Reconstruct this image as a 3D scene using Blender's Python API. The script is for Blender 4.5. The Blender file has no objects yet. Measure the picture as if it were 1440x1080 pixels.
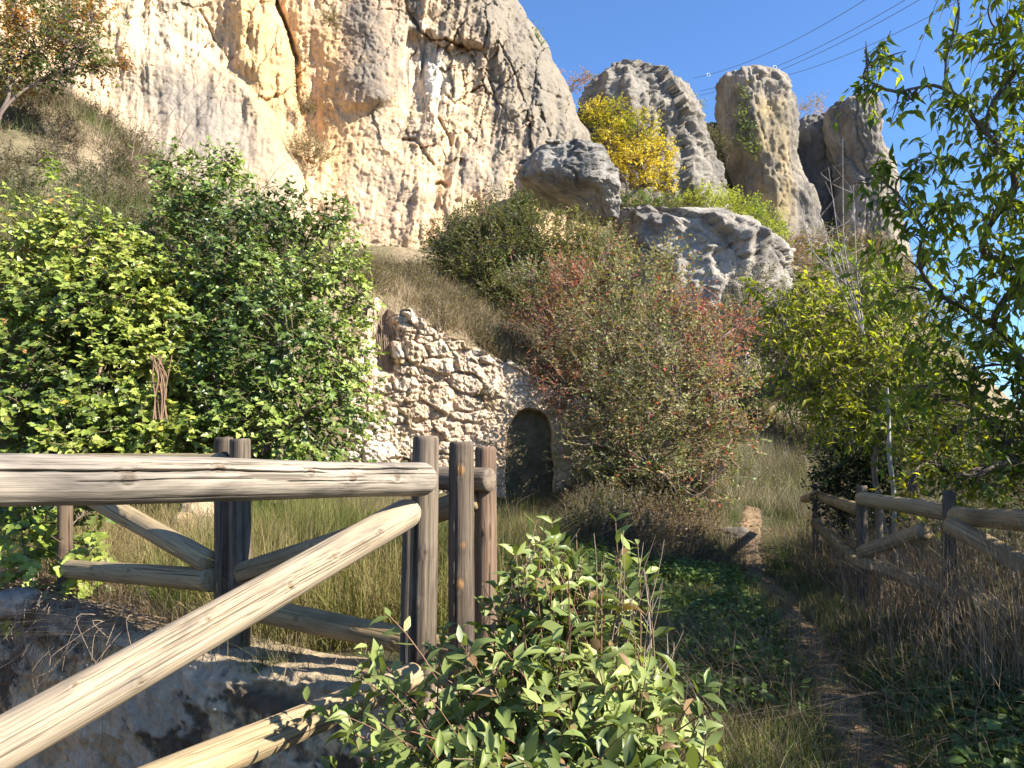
import bpy, math
import numpy as np
from mathutils import Vector, Matrix

# ------------------------------------------------------------------ camera, sky, sun, exposure
S = bpy.context.scene
FPX = 1088.0                       # focal length in photograph pixels (1440 wide)
PIT = math.atan(108 / FPX)         # camera looks slightly up
CP, SP = math.cos(PIT), math.sin(PIT)
EYE = 1.5
cd = bpy.data.cameras.new("camera")
cd.sensor_width = 36.0
cd.lens = 36.0 * FPX / 1440.0
cd.clip_start = 0.05
cd.clip_end = 3000
cam = bpy.data.objects.new("camera", cd)
S.collection.objects.link(cam)
cam.location = (0, 0, EYE)
cam.rotation_euler = (math.pi / 2 + PIT, 0, 0)
S.camera = cam
SUN = Vector((0.755, -0.31, 0.578)).normalized()
w = bpy.data.worlds.new("World")
S.world = w
w.use_nodes = True
nt = w.node_tree
sky = nt.nodes.new("ShaderNodeTexSky")
sky.sky_type = 'NISHITA'
sky.sun_disc = False
sky.sun_elevation = math.asin(SUN.z)
sky.sun_rotation = math.atan2(SUN.x, SUN.y)
sky.air_density = 1.0
sky.dust_density = 0.0
sky.ozone_density = 9.0
sky.altitude = 300
nt.nodes["Background"].inputs[1].default_value = 0.10
nt.links.new(sky.outputs[0], nt.nodes["Background"].inputs[0])
ld = bpy.data.lights.new("sun", 'SUN')
ld.energy = 5.0
ld.angle = math.radians(0.5)
ld.color = (1.0, 0.93, 0.80)
lo = bpy.data.objects.new("sun", ld)
S.collection.objects.link(lo)
lo.rotation_euler = SUN.to_track_quat('Z', 'Y').to_euler()
lo.location = (20, -10, 30)
S.view_settings.view_transform = 'Standard'
S.view_settings.look = 'None'
S.view_settings.exposure = 1.5
S.view_settings.gamma = 1
S.cycles.max_bounces = 6
S.cycles.diffuse_bounces = 3
S.cycles.transmission_bounces = 4
S.cycles.use_denoising = True

# ------------------------------------------------------------------ helpers
R = np.random.default_rng(11)
COL = S.collection


def P(u, v, d):
    """point of the scene at photograph pixel (u, v), d metres ahead of the viewer; used for surveying positions"""
    u, v, d = np.broadcast_arrays(np.asarray(u, float), np.asarray(v, float), np.asarray(d, float))
    x = (u - 720) / FPX
    y = (540 - v) / FPX
    s = d / (CP - y * SP)
    return np.stack([x * s, d, EYE + (SP + y * CP) * s], -1)


def nrm(a):
    return a / np.maximum(np.linalg.norm(a, axis=-1, keepdims=True), 1e-9)


_pm = np.random.default_rng(3).permutation(256)
_vl = np.random.default_rng(4).uniform(-1, 1, 256)


def vn(p):
    p = np.asarray(p, float)
    i = np.floor(p).astype(np.int64)
    f = p - i
    u = f * f * (3 - 2 * f)
    def h(a, b, c):
        return _vl[_pm[(_pm[(_pm[(i[..., 0] + a) & 255] + i[..., 1] + b) & 255] + i[..., 2] + c) & 255]]
    ux, uy, uz = u[..., 0], u[..., 1], u[..., 2]
    x00 = h(0, 0, 0) * (1 - ux) + h(1, 0, 0) * ux
    x10 = h(0, 1, 0) * (1 - ux) + h(1, 1, 0) * ux
    x01 = h(0, 0, 1) * (1 - ux) + h(1, 0, 1) * ux
    x11 = h(0, 1, 1) * (1 - ux) + h(1, 1, 1) * ux
    return (x00 * (1 - uy) + x10 * uy) * (1 - uz) + (x01 * (1 - uy) + x11 * uy) * uz


def fbm(p, o=4, g=0.5, ridge=False):
    p = np.asarray(p, float)
    a, s, t = 1.0, 0.0, 0.0
    for k in range(o):
        n = vn(p * (2.03 ** k) + 17.3 * k)
        if ridge:
            n = 1 - 2 * np.abs(n)
        s = s + a * n
        t += a
        a *= g
    return s / t


def ss(a, b, x):
    t = np.clip((x - a) / (b - a), 0, 1)
    return t * t * (3 - 2 * t)


def mix(a, b, t):
    t = np.asarray(t)[..., None]
    return np.asarray(a) * (1 - t) + np.asarray(b) * t


def pldist(px, py, pts):
    """distance to a polyline"""
    best = np.full(np.shape(px), 1e9)
    for (x0, y0), (x1, y1) in zip(pts[:-1], pts[1:]):
        dx, dy = x1 - x0, y1 - y0
        t = np.clip(((px - x0) * dx + (py - y0) * dy) / (dx * dx + dy * dy + 1e-9), 0, 1)
        best = np.minimum(best, np.hypot(px - x0 - t * dx, py - y0 - t * dy))
    return best


def mk(name, V, F3=None, F4=None, mat=None, parent=None, col=None, smooth=True, vec=None, sca=None, origin=None):
    V = np.asarray(V, np.float64).reshape(-1, 3)
    n3 = 0 if F3 is None else len(F3)
    n4 = 0 if F4 is None else len(F4)
    if parent is not None:
        off = np.array(parent.matrix_world.translation if parent.parent is None else parent["_o"])
        if "_o" in parent:
            off = np.array(parent["_o"])
    elif origin is not None:
        off = np.array(origin, float)
    else:
        off = np.array([V[:, 0].mean(), V[:, 1].mean(), V[:, 2].min()])
    me = bpy.data.meshes.new(name)
    me.vertices.add(len(V))
    me.vertices.foreach_set("co", (V - off).astype(np.float32).ravel())
    parts = []
    if n3:
        parts.append(np.asarray(F3).ravel())
    if n4:
        parts.append(np.asarray(F4).ravel())
    lv = np.concatenate(parts).astype(np.int32)
    me.loops.add(len(lv))
    me.loops.foreach_set("vertex_index", lv)
    me.polygons.add(n3 + n4)
    st = np.concatenate([np.arange(n3) * 3, n3 * 3 + np.arange(n4) * 4]).astype(np.int32)
    me.polygons.foreach_set("loop_start", st)
    me.update(calc_edges=True)
    me.polygons.foreach_set("use_smooth", np.full(n3 + n4, smooth))
    if col is not None:
        c = np.ones((len(V), 4), np.float32)
        c[:, :3] = np.maximum(col, 0)
        at = me.attributes.new("col", 'FLOAT_COLOR', 'POINT')
        at.data.foreach_set("color", c.ravel())
    if vec is not None:
        at = me.attributes.new("gco", 'FLOAT_VECTOR', 'POINT')
        at.data.foreach_set("vector", np.asarray(vec, np.float32).ravel())
    if sca is not None:
        at = me.attributes.new("knot", 'FLOAT', 'POINT')
        at.data.foreach_set("value", np.asarray(sca, np.float32).ravel())
    if mat is not None:
        me.materials.append(mat)
    o = bpy.data.objects.new(name, me)
    COL.objects.link(o)
    o["_o"] = [float(q) for q in off]
    if parent is not None:
        o.parent = parent
    else:
        o.location = off
    return o


def thing(name, label, cat, loc, group=None):
    o = bpy.data.objects.new(name, None)
    COL.objects.link(o)
    o.empty_display_size = 0.2
    o.location = [float(q) for q in loc]
    o["_o"] = [float(q) for q in loc]
    return tag(o, label, cat, group)


def tag(o, label, cat, group=None):
    o["label"] = label
    o["category"] = cat
    if group:
        o["group"] = group
    return o


def kind(o, k):
    o["kind"] = k
    return o


def grid_faces(nr, nc, wrap=False):
    a = np.arange(nr * nc).reshape(nr, nc)
    if wrap:
        b = np.roll(a, -1, 1)
        return np.stack([a[:-1], b[:-1], b[1:], a[1:]], -1).reshape(-1, 4)
    return np.stack([a[:-1, :-1], a[:-1, 1:], a[1:, 1:], a[1:, :-1]], -1).reshape(-1, 4)


class Acc:
    """collects pieces of one mesh"""
    def __init__(s):
        s.V, s.A, s.B, s.C, s.n = [], [], [], [], 0

    def add(s, V, F3, F4, col):
        V = np.asarray(V).reshape(-1, 3)
        s.V.append(V)
        if F3 is not None and len(F3):
            s.A.append(np.asarray(F3) + s.n)
        if F4 is not None and len(F4):
            s.B.append(np.asarray(F4) + s.n)
        s.C.append(np.broadcast_to(np.asarray(col, float), V.shape))
        s.n += len(V)

    def build(s, name, mat, parent=None, smooth=True, origin=None):
        if not s.V:
            return None
        return mk(name, np.concatenate(s.V), np.concatenate(s.A) if s.A else None, np.concatenate(s.B) if s.B else None,
                  mat, parent, np.concatenate(s.C), smooth, origin=origin)


def tubes(pts, rad, sides=4):
    """pts (N,k,3), rad (N,k) -> V, F3, F4"""
    pts = np.asarray(pts, float)
    rad = np.asarray(rad, float)
    N, k, _ = pts.shape
    t = np.gradient(pts, axis=1)
    t = nrm(t)
    ref = np.where(np.abs(t[:, :1, 2:3]) > 0.9, np.array([1., 0, 0]), np.array([0, 0, 1.]))
    a = nrm(np.cross(t, np.broadcast_to(ref, t.shape)))
    b = np.cross(t, a)
    th = np.arange(sides) * 2 * math.pi / sides
    V = pts[:, :, None] + rad[:, :, None, None] * (np.cos(th)[:, None] * a[:, :, None] + np.sin(th)[:, None] * b[:, :, None])
    idx = np.arange(N * k * sides).reshape(N, k, sides)
    nx = np.roll(idx, -1, 2)
    F4 = np.stack([idx[:, :-1], nx[:, :-1], nx[:, 1:], idx[:, 1:]], -1).reshape(-1, 4)
    return V.reshape(-1, 3), None, F4


# leaf shapes: x along, y across, z out of the leaf plane
KITE = (np.array([[0, 0, 0], [.42, .5, .07], [1, 0, -.08], [.42, -.5, .07], [.45, 0, -.03]], float), None,
        np.array([[0, 1, 2, 4], [0, 4, 2, 3]]))
OVAL = (np.array([[0, 0, 0], [.2, .30, .05], [.22, 0, -.01], [.2, -.30, .05], [.5, .5, .06], [.52, 0, -.03], [.5, -.5, .06],
                  [.8, .28, -.02], [.82, 0, -.08], [.8, -.28, -.02], [1.05, 0, -.2]], float),
        np.array([[0, 1, 2], [0, 2, 3], [7, 10, 8], [8, 10, 9]]),
        np.array([[1, 4, 5, 2], [2, 5, 6, 3], [4, 7, 8, 5], [5, 8, 9, 6]]))
LANCE = (np.array([[0, 0, 0], [.15, .36, .05], [.17, 0, -.01], [.15, -.36, .05], [.4, .5, .05], [.42, 0, -.04], [.4, -.5, .05],
                   [.7, .24, -.03], [.72, 0, -.10], [.7, -.24, -.03], [1.1, 0.04, -.24]], float), OVAL[1], OVAL[2])
IVY = (np.array([[0.25, 0, -.04], [0, 0, 0], [-.12, .34, .03], [.18, .55, .05], [.36, .30, .02], [.62, .32, .03], [1, 0, -.08],
                 [.62, -.32, .03], [.36, -.30, .02], [.18, -.55, .05], [-.12, -.34, .03]], float),
       np.array([[0, i, i + 1] for i in range(1, 10)] + [[0, 10, 1]]), None)


def leaves(acc, pos, dirv, nv, L, asp, tm, col):
    T, f3, f4 = tm
    N = len(pos)
    if not N:
        return
    t = nrm(dirv)
    n = nrm(nv - (nv * t).sum(-1, keepdims=True) * t)
    s = np.cross(n, t)
    L = np.broadcast_to(L, (N,))
    zc = np.random.default_rng(N).uniform(-.4, 2.6, N)[:, None, None]
    asp = np.broadcast_to(asp, (N,))
    V = pos[:, None] + L[:, None, None] * (T[None, :, 0:1] * t[:, None] + T[None, :, 2:3] * zc * n[:, None]
                                          + T[None, :, 1:2] * asp[:, None, None] * s[:, None])
    K = len(T)
    o = (np.arange(N) * K)[:, None, None]
    F3 = (f3[None] + o).reshape(-1, 3) if f3 is not None else None
    F4 = (f4[None] + o).reshape(-1, 4) if f4 is not None else None
    acc.add(V, F3, F4, np.repeat(np.asarray(col), K, 0))


# ------------------------------------------------------------------ materials
def mat(name):
    m = bpy.data.materials.new(name)
    m.use_nodes = True
    return m, m.node_tree, m.node_tree.nodes["Principled BSDF"]


def N(t, ty, **kw):
    n = t.nodes.new(ty)
    for k, v in kw.items():
        if isinstance(k, str) and k.startswith("i_"):
            n.inputs[k[2:].replace("_", " ")].default_value = v
        else:
            setattr(n, k, v)
    return n


def mixc(t, a, b, f, mode='MIX'):
    n = t.nodes.new("ShaderNodeMix")
    n.data_type = 'RGBA'
    n.blend_type = mode
    for s, x in ((0, f), (6, a), (7, b)):
        if hasattr(x, "links"):
            t.links.new(x, n.inputs[s])
        else:
            n.inputs[s].default_value = x
    return n.outputs[2]


def ramp(t, src, pts):
    n = t.nodes.new("ShaderNodeValToRGB")
    e = n.color_ramp.elements
    while len(e) < len(pts):
        e.new(0.5)
    for q, (p, c) in zip(e, pts):
        q.position = p
        q.color = (c, c, c, 1) if np.isscalar(c) else (*c, 1)
    t.links.new(src, n.inputs[0])
    return n.outputs[0]


def noise(t, vec, sc, det=6, rough=0.6, dist=0.0):
    n = N(t, "ShaderNodeTexNoise")
    n.inputs["Scale"].default_value = sc
    n.inputs["Detail"].default_value = det
    n.inputs["Roughness"].default_value = rough
    n.inputs["Distortion"].default_value = dist
    t.links.new(vec, n.inputs["Vector"])
    return n.outputs[0]


def attr(t, name):
    return N(t, "ShaderNodeAttribute", attribute_name=name)


def leaf_mat(name, trans=0.35, rough=0.5, spec=0.3, tint=(1.5, 1.45, 0.5)):
    m, t, b = mat(name)
    a = attr(t, "col").outputs["Color"]
    g = N(t, "ShaderNodeNewGeometry")
    back = mixc(t, (1, 1, 1, 1), (1.15, 1.12, 1.05, 1), g.outputs["Backfacing"])
    c = mixc(t, a, back, 1.0, 'MULTIPLY')
    t.links.new(c, b.inputs["Base Color"])
    b.inputs["Roughness"].default_value = rough
    b.inputs["Specular IOR Level"].default_value = spec
    tr = N(t, "ShaderNodeBsdfTranslucent")
    tc = mixc(t, a, (*tint, 1), 1.0, 'MULTIPLY')
    t.links.new(tc, tr.inputs[0])
    mx = N(t, "ShaderNodeMixShader")
    mx.inputs[0].default_value = trans
    t.links.new(b.outputs[0], mx.inputs[1])
    t.links.new(tr.outputs[0], mx.inputs[2])
    t.links.new(mx.outputs[0], t.nodes["Material Output"].inputs[0])
    return m


def rock_mat(name, sc=1.0, bump=0.35):
    m, t, b = mat(name)
    pos = N(t, "ShaderNodeNewGeometry").outputs["Position"]
    a = attr(t, "col").outputs["Color"]
    n1 = noise(t, pos, 1.7 * sc, 10, 0.65)
    n2 = noise(t, pos, 9 * sc, 8, 0.7)
    mp = N(t, "ShaderNodeMapping")
    mp.inputs["Scale"].default_value = (2.4 * sc, 2.4 * sc, 0.5 * sc)
    t.links.new(pos, mp.inputs[0])
    n3 = noise(t, mp.outputs[0], 1.6, 8, 0.65, 0.6)
    c = mixc(t, a, ramp(t, n1, [(0.3, (.62, .62, .64)), (0.5, (1, 1, 1)), (0.7, (1.12, 1.1, 1.06))]), 0.8, 'MULTIPLY')
    c = mixc(t, c, ramp(t, n2, [(0.3, (.55, .54, .53)), (0.48, (1, 1, 1)), (0.75, (1.2, 1.2, 1.2))]), 0.45, 'MULTIPLY')
    n5 = noise(t, pos, 30 * sc, 5, 0.75)
    c = mixc(t, c, ramp(t, n5, [(0.33, (.5, .48, .46)), (0.47, (1, 1, 1)), (0.7, (1.15, 1.15, 1.15))]), 0.5, 'MULTIPLY')
    c = mixc(t, c, ramp(t, n3, [(0.34, (.5, .48, .46)), (0.5, (1, 1, 1)), (0.7, (1.15, 1.1, 1.0))]), 0.4, 'MULTIPLY')
    vo = N(t, "ShaderNodeTexVoronoi", feature='DISTANCE_TO_EDGE')
    vo.inputs["Scale"].default_value = 0.9 * sc
    wv = N(t, "ShaderNodeVectorMath", operation='ADD')
    t.links.new(pos, wv.inputs[0])
    nd = N(t, "ShaderNodeTexNoise")
    nd.inputs["Scale"].default_value = 1.3 * sc
    nd.inputs["Detail"].default_value = 5
    t.links.new(pos, nd.inputs["Vector"])
    t.links.new(nd.outputs["Color"], wv.inputs[1])
    t.links.new(wv.outputs[0], vo.inputs["Vector"])
    crk = ramp(t, vo.outputs["Distance"], [(0.0, 0.0), (0.03, 1.0)])
    t.links.new(c, b.inputs["Base Color"])
    b.inputs["Roughness"].default_value = 0.95
    b.inputs["Specular IOR Level"].default_value = 0.12
    h = N(t, "ShaderNodeMath", operation='MULTIPLY_ADD')
    t.links.new(n2, h.inputs[0])
    h.inputs[1].default_value = 1.0
    n4 = noise(t, pos, 26 * sc, 6, 0.75)
    t.links.new(n4, h.inputs[2])
    h2 = N(t, "ShaderNodeMath", operation='MULTIPLY_ADD')
    t.links.new(crk, h2.inputs[0])
    h2.inputs[1].default_value = 0.5
    t.links.new(h.outputs[0], h2.inputs[2])
    bp = N(t, "ShaderNodeBump")
    bp.inputs["Strength"].default_value = bump * 1.6
    bp.inputs["Distance"].default_value = 0.10 / sc
    t.links.new(h2.outputs[0], bp.inputs["Height"])
    t.links.new(bp.outputs[0], b.inputs["Normal"])
    return m


def wood_mat(name, base, dark, pale, rough=0.8):
    m, t, b = mat(name)
    g = attr(t, "gco").outputs["Vector"]
    kn = attr(t, "knot").outputs["Fac"]
    cv = attr(t, "col").outputs["Color"]
    def mp(sx, sy):
        n = N(t, "ShaderNodeMapping")
        n.inputs["Scale"].default_value = (sx, sy, sy)
        t.links.new(g, n.inputs[0])
        return n.outputs[0]
    fine = noise(t, mp(3.0, 130), 1.0, 6, 0.65, 0.5)
    mid = noise(t, mp(1.3, 30), 1.0, 6, 0.6, 0.9)
    big = noise(t, mp(1.6, 6), 1.0, 5, 0.6, 0.5)
    streak = noise(t, mp(0.9, 70), 1.0, 3, 0.5, 0.2)
    c = mixc(t, (*base, 1), (*pale, 1), ramp(t, mid, [(0.3, 0.0), (0.7, 1.0)]))
    c = mixc(t, c, (*dark, 1), ramp(t, big, [(0.47, 0.0), (0.66, 0.9)]))
    c = mixc(t, c, ramp(t, fine, [(0.34, (.42, .40, .38)), (0.47, (1, 1, 1)), (0.68, (1.2, 1.2, 1.2))]), 0.9, 'MULTIPLY')
    c = mixc(t, c, ramp(t, streak, [(0.33, (.18, .16, .14)), (0.40, (1, 1, 1)), (1, (1, 1, 1))]), 0.7, 'MULTIPLY')
    c = mixc(t, c, cv, 1.0, 'MULTIPLY')
    t.links.new(c, b.inputs["Base Color"])
    b.inputs["Roughness"].default_value = rough
    b.inputs["Specular IOR Level"].default_value = 0.25
    h = N(t, "ShaderNodeMath", operation='ADD')
    t.links.new(fine, h.inputs[0])
    t.links.new(ramp(t, streak, [(0.30, 0.0), (0.42, 1.0)]), h.inputs[1])
    bp = N(t, "ShaderNodeBump")
    bp.inputs["Strength"].default_value = 0.5
    bp.inputs["Distance"].default_value = 0.006
    t.links.new(h.outputs[0], bp.inputs["Height"])
    t.links.new(bp.outputs[0], b.inputs["Normal"])
    return m


def soil_mat(name):
    m, t, b = mat(name)
    pos = N(t, "ShaderNodeNewGeometry").outputs["Position"]
    a = attr(t, "col").outputs["Color"]
    n1 = noise(t, pos, 6, 8, 0.7)
    n2 = noise(t, pos, 40, 6, 0.7)
    c = mixc(t, a, ramp(t, n1, [(0.3, (.5, .5, .5)), (0.6, (1.15, 1.12, 1.1))]), 0.9, 'MULTIPLY')
    c = mixc(t, c, ramp(t, n2, [(0.3, (.55, .55, .55)), (0.65, (1.25, 1.25, 1.25))]), 0.8, 'MULTIPLY')
    t.links.new(c, b.inputs["Base Color"])
    b.inputs["Roughness"].default_value = 1
    b.inputs["Specular IOR Level"].default_value = 0.1
    h = N(t, "ShaderNodeMath", operation='ADD')
    t.links.new(n1, h.inputs[0])
    t.links.new(n2, h.inputs[1])
    bp = N(t, "ShaderNodeBump")
    bp.inputs["Strength"].default_value = 0.7
    bp.inputs["Distance"].default_value = 0.05
    t.links.new(h.outputs[0], bp.inputs["Height"])
    t.links.new(bp.outputs[0], b.inputs["Normal"])
    return m


def bark_mat(name):
    m, t, b = mat(name)
    pos = N(t, "ShaderNodeNewGeometry").outputs["Position"]
    a = attr(t, "col").outputs["Color"]
    mp = N(t, "ShaderNodeMapping")
    mp.inputs["Scale"].default_value = (40, 40, 9)
    t.links.new(pos, mp.inputs[0])
    n1 = noise(t, mp.outputs[0], 1, 6, 0.65)
    c = mixc(t, a, ramp(t, n1, [(0.3, (.5, .5, .5)), (0.6, (1.25, 1.25, 1.25))]), 0.9, 'MULTIPLY')
    t.links.new(c, b.inputs["Base Color"])
    b.inputs["Roughness"].default_value = 0.9
    b.inputs["Specular IOR Level"].default_value = 0.2
    bp = N(t, "ShaderNodeBump")
    bp.inputs["Strength"].default_value = 0.6
    bp.inputs["Distance"].default_value = 0.01
    t.links.new(n1, bp.inputs["Height"])
    t.links.new(bp.outputs[0], b.inputs["Normal"])
    return m


M_LEAF = leaf_mat("leaf")
M_IVY = leaf_mat("ivy_leaf", 0.22, 0.38, 0.45)
M_GLOSS = leaf_mat("glossy_leaf", 0.28, 0.42, 0.35)
M_THIN = leaf_mat("thin_leaf", 0.5, 0.5, 0.3, (1.9, 1.8, 0.5))
M_GRASS = leaf_mat("grass_blade", 0.3, 0.6, 0.2, (1.3, 1.3, 0.7))
M_ROCK = rock_mat("limestone", 1.0, 0.36)
M_CRAG = rock_mat("weathered_crag", 1.5, 0.55)
M_STONE = rock_mat("rubble_stone", 3.0, 0.35)
M_WALL = rock_mat("stained_plaster", 5.0, 0.3)
M_SOIL = soil_mat("soil")
M_BARK = bark_mat("bark")
W_GREY = wood_mat("weathered_rail_wood", (.27, .225, .178), (.085, .075, .066), (.315, .27, .217))
W_TAN = wood_mat("tan_brace_wood", (.31, .242, .165), (.14, .118, .095), (.335, .272, .195))
W_YEL = wood_mat("yellow_rail_wood", (.33, .255, .155), (.25, .195, .125), (.36, .285, .18))
W_DARK = wood_mat("dark_post_wood", (.085, .07, .056), (.042, .035, .03), (.13, .108, .088))
W_MID = wood_mat("brown_rail_wood", (.30, .215, .115), (.18, .135, .075), (.36, .275, .165))

# ------------------------------------------------------------------ ground: two smooth height fields and a step between them
def tps(pts):
    pts = np.asarray(pts, float)
    X, z = pts[:, :2], pts[:, 2]
    def U(r2):
        return r2 * np.log(r2 + 1e-9)
    n = len(X)
    K = U(((X[:, None] - X[None]) ** 2).sum(-1)) + np.eye(n) * 0.35
    Q = np.concatenate([np.ones((n, 1)), X], 1)
    A = np.block([[K, Q], [Q.T, np.zeros((3, 3))]])
    s = np.linalg.solve(A, np.concatenate([z, np.zeros(3)]))
    def f(x, y):
        x, y = np.asarray(x, float), np.asarray(y, float)
        sh = x.shape
        q = np.stack([x.ravel(), y.ravel()], -1)
        out = s[n] + q @ s[n + 1:]
        for k in range(n):
            out += s[k] * U(((q - X[k]) ** 2).sum(-1))
        return out.reshape(sh)
    return f


def G(*l):
    return [tuple(P(u, v, d)) for u, v, d in l]


SLOPE = G((1050, 705, 13), (1100, 662, 17), (1080, 620, 20), (1140, 645, 20), (1010, 640, 17), (900, 530, 22), (1050, 520, 24), (1000, 450, 26),
          (1100, 390, 31), (960, 300, 34), (870, 300, 31), (1130, 380, 40), (1250, 410, 41), (1300, 520, 34), (860, 420, 25)) + [
          (5, 5, -.1), (8, 5, -.6), (8, 12, .0), (12, 20, .0), (20, 10, -3), (6.5, 15, 1.0), (25, 30, -3), (30, 60, -4), (4.6, 13.5, .45)]
LOW = [(0, 0, 0), (-1, 1, 0), (2, 2, 0), (1.7, 3.8, 0), (2.3, 6, 0), (3, 9, 0.02), (3.15, 10.7, .05), (.5, 4.5, .08), (.4, 6, .18), (-.3, 4.6, .34), (-.5, 3.9, .34), (-1.6, 4.9, .34), (-3.4, 6.2, .36),
       (-1.5, 6, .40), (-3.3, 7, .45), (-3, 9, .7), (0, 9, .45), (-1, 12.3, .75), (.3, 12.6, .55), (.2, 11, .5), (1, 11, .55), (2.4, 12, .6), (3.1, 6, .12), (3.1, 4.6, .15), (4.1, 10.5, .15),
       (-6, 8, .6), (-9, 6, .3), (-5, 0, 0), (0, -8, 0), (8, -6, -.3), (-8, -8, 0), (1.4, 13, .9)] + SLOPE
UPP = G((540, 432, 13.1), (620, 462, 13.5), (700, 505, 14), (740, 525, 14.2), (560, 392, 17), (640, 420, 17), (600, 385, 21), (700, 440, 17.5), (760, 430, 21),
        (100, 320, 11), (0, 320, 11), (200, 350, 11), (350, 350, 12), (450, 390, 12.5), (500, 430, 12.6), (50, 225, 13.5), (130, 170, 16), (0, 135, 16), (200, 245, 16), (250, 300, 15),
        (-200, 210, 13), (300, 330, 17), (-300, 100, 16), (420, 360, 19), (510, 395, 21)) + SLOPE
zlow, zupp = tps(LOW), tps(UPP)
RIM = [(-14, 8.2), (-6, 9.0), (-3.2, 9.9), (-2.7, 12.7), (-0.2, 13.3), (1.6, 13.9), (3.2, 16)]
PIT_POLY = np.array([(-.30, 3.52), (-3.45, 6.05), (-7.35, 9.15), (-10, 3), (-3.1, -.35)])


def inpoly(x, y, poly):
    r = np.zeros(np.shape(x), bool)
    n = len(poly)
    for i in range(n):
        x0, y0 = poly[i]
        x1, y1 = poly[(i + 1) % n]
        c = ((y0 > y) != (y1 > y)) & (x < (x1 - x0) * (y - y0) / (y1 - y0 + 1e-12) + x0)
        r ^= c
    return r


def gz(x, y, rough=True):
    x, y = np.asarray(x, float), np.asarray(y, float)
    yr = np.interp(x, [p[0] for p in RIM], [p[1] for p in RIM])
    t = ss(-0.05, 0.35, y - yr) * (1 - ss(1.8, 3.0, x))
    a = np.clip(zlow(x, y), -6, 16)
    b = np.clip(zupp(x, y), -6, 18)
    z = a * (1 - t) + b * t
    far = ss(45, 75, np.hypot(x, y - 15))
    z = z * (1 - far) + far * -5
    z = np.where((x < -14) & (y > 5), np.minimum(z, 12), z)
    if rough:
        p = np.stack([x, y, 0 * x], -1)
        z = z + .05 * fbm(p * 1.3, 4) * (1 + 2.5 * ss(9, 16, y)) + .018 * fbm(p * 7, 3)
    return np.where(inpoly(x, y, PIT_POLY), np.minimum(z, -1.2), z)


PATH = np.array([(1.35, 2.2), (1.7, 3.8), (2.05, 5.0), (2.45, 6.6), (2.85, 8.4), (3.1, 10.2), (3.5, 11.6), (3.9, 12.6)])


def axis(lo, hi, st, far):
    a = np.arange(lo, hi + 1e-6, st)
    g = st * np.cumprod(np.full(60, 1.16))
    L = lo - np.cumsum(g)
    H = hi + np.cumsum(g)
    return np.concatenate([L[L > -far][::-1], a, H[H < far]])


def build_ground():
    X, Y = np.meshgrid(axis(-13, 13, .12, 900), axis(-3, 27, .12, 900))
    Z = gz(X, Y)
    p = np.stack([X, Y, Z], -1)
    f = fbm(p * .9, 4)
    f2 = fbm(p * 3.1 + 9, 3)
    dry = ss(9, 14, Y) * ss(-2.2, -1, X - 0)
    c = mix((.075, .06, .04), (.12, .095, .06), ss(-.3, .3, f))
    c = mix(c, (.05, .07, .025), ss(.05, .35, f2) * .7)
    up = ss(1.2, 2.5, Z)
    c = mix(c, (.26, .20, .14), ss(-.6, -1.0, Z) * .8)  # lowest ground, pit floor included, coloured paler to bounce light up the wall
    c = mix(c, mix((.30, .235, .155), (.20, .17, .10), ss(-.25, .3, f)), up)
    o = mk("ground", p, None, grid_faces(*X.shape)[:, ::1], M_SOIL, None, c.reshape(-1, 3), origin=(0, 0, 0))
    kind(o, "structure")
    # trodden path: a thin sheet over the ground
    t = np.linspace(0, len(PATH) - 1, 150)
    cx = np.interp(t, np.arange(len(PATH)), PATH[:, 0])
    cy = np.interp(t, np.arange(len(PATH)), PATH[:, 1])
    tx, ty = np.gradient(cx), np.gradient(cy)
    l = np.hypot(tx, ty)
    nx, ny = ty / l, -tx / l
    k = np.linspace(-1, 1, 22)
    e = np.stack([cx * 2.3, cy * 2.3, 0 * cx], -1)
    wl = .13 + .10 * fbm(e, 3)
    wr = .13 + .10 * fbm(e + 40, 3)
    wd = np.where(k[None] < 0, wl[:, None], wr[:, None]) * k[None]
    X = cx[:, None] + nx[:, None] * wd
    Y = cy[:, None] + ny[:, None] * wd
    Z = gz(X, Y) + .035 * (1 - np.abs(k[None]) ** 4) - .006
    p = np.stack([X, Y, Z], -1)
    c = mix((.40, .28, .17), (.25, .175, .11), ss(-.3, .3, fbm(p * 2, 4)))
    o = mk("path", p, None, grid_faces(*X.shape), M_SOIL, None, c.reshape(-1, 3), origin=(0, 0, 0))
    kind(o, "structure")


build_ground()

def worley(x, y, seed):
    ix, iy = np.floor(x).astype(int), np.floor(y).astype(int)
    f1 = np.full(x.shape, 9.)
    f2 = np.full(x.shape, 9.)
    cid = np.zeros(x.shape)
    for a in (-1, 0, 1):
        for b in (-1, 0, 1):
            cx, cy = ix + a, iy + b
            h = np.sin(cx * 127.1 + cy * 311.7 + seed) * 43758.5453
            h2 = np.sin(cx * 269.5 + cy * 183.3 + seed * 2) * 28411.7
            jx, jy = h - np.floor(h), h2 - np.floor(h2)
            dd = np.hypot(cx + .1 + .8 * jx - x, cy + .1 + .8 * jy - y)
            m = dd < f1
            f2 = np.where(m, f1, np.minimum(f2, dd))
            cid = np.where(m, jx * .5 + jy * .5, cid)
            f1 = np.where(m, dd, f1)
    return f1, f2, cid


# ------------------------------------------------------------------ cliff
CREAM, PINK, GREY, ORNG, WHT, DKST = map(np.array, ((.67, .485, .295), (.65, .46, .30), (.22, .195, .16), (.60, .385, .17), (.74, .69, .60), (.12, .10, .085)))


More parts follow.
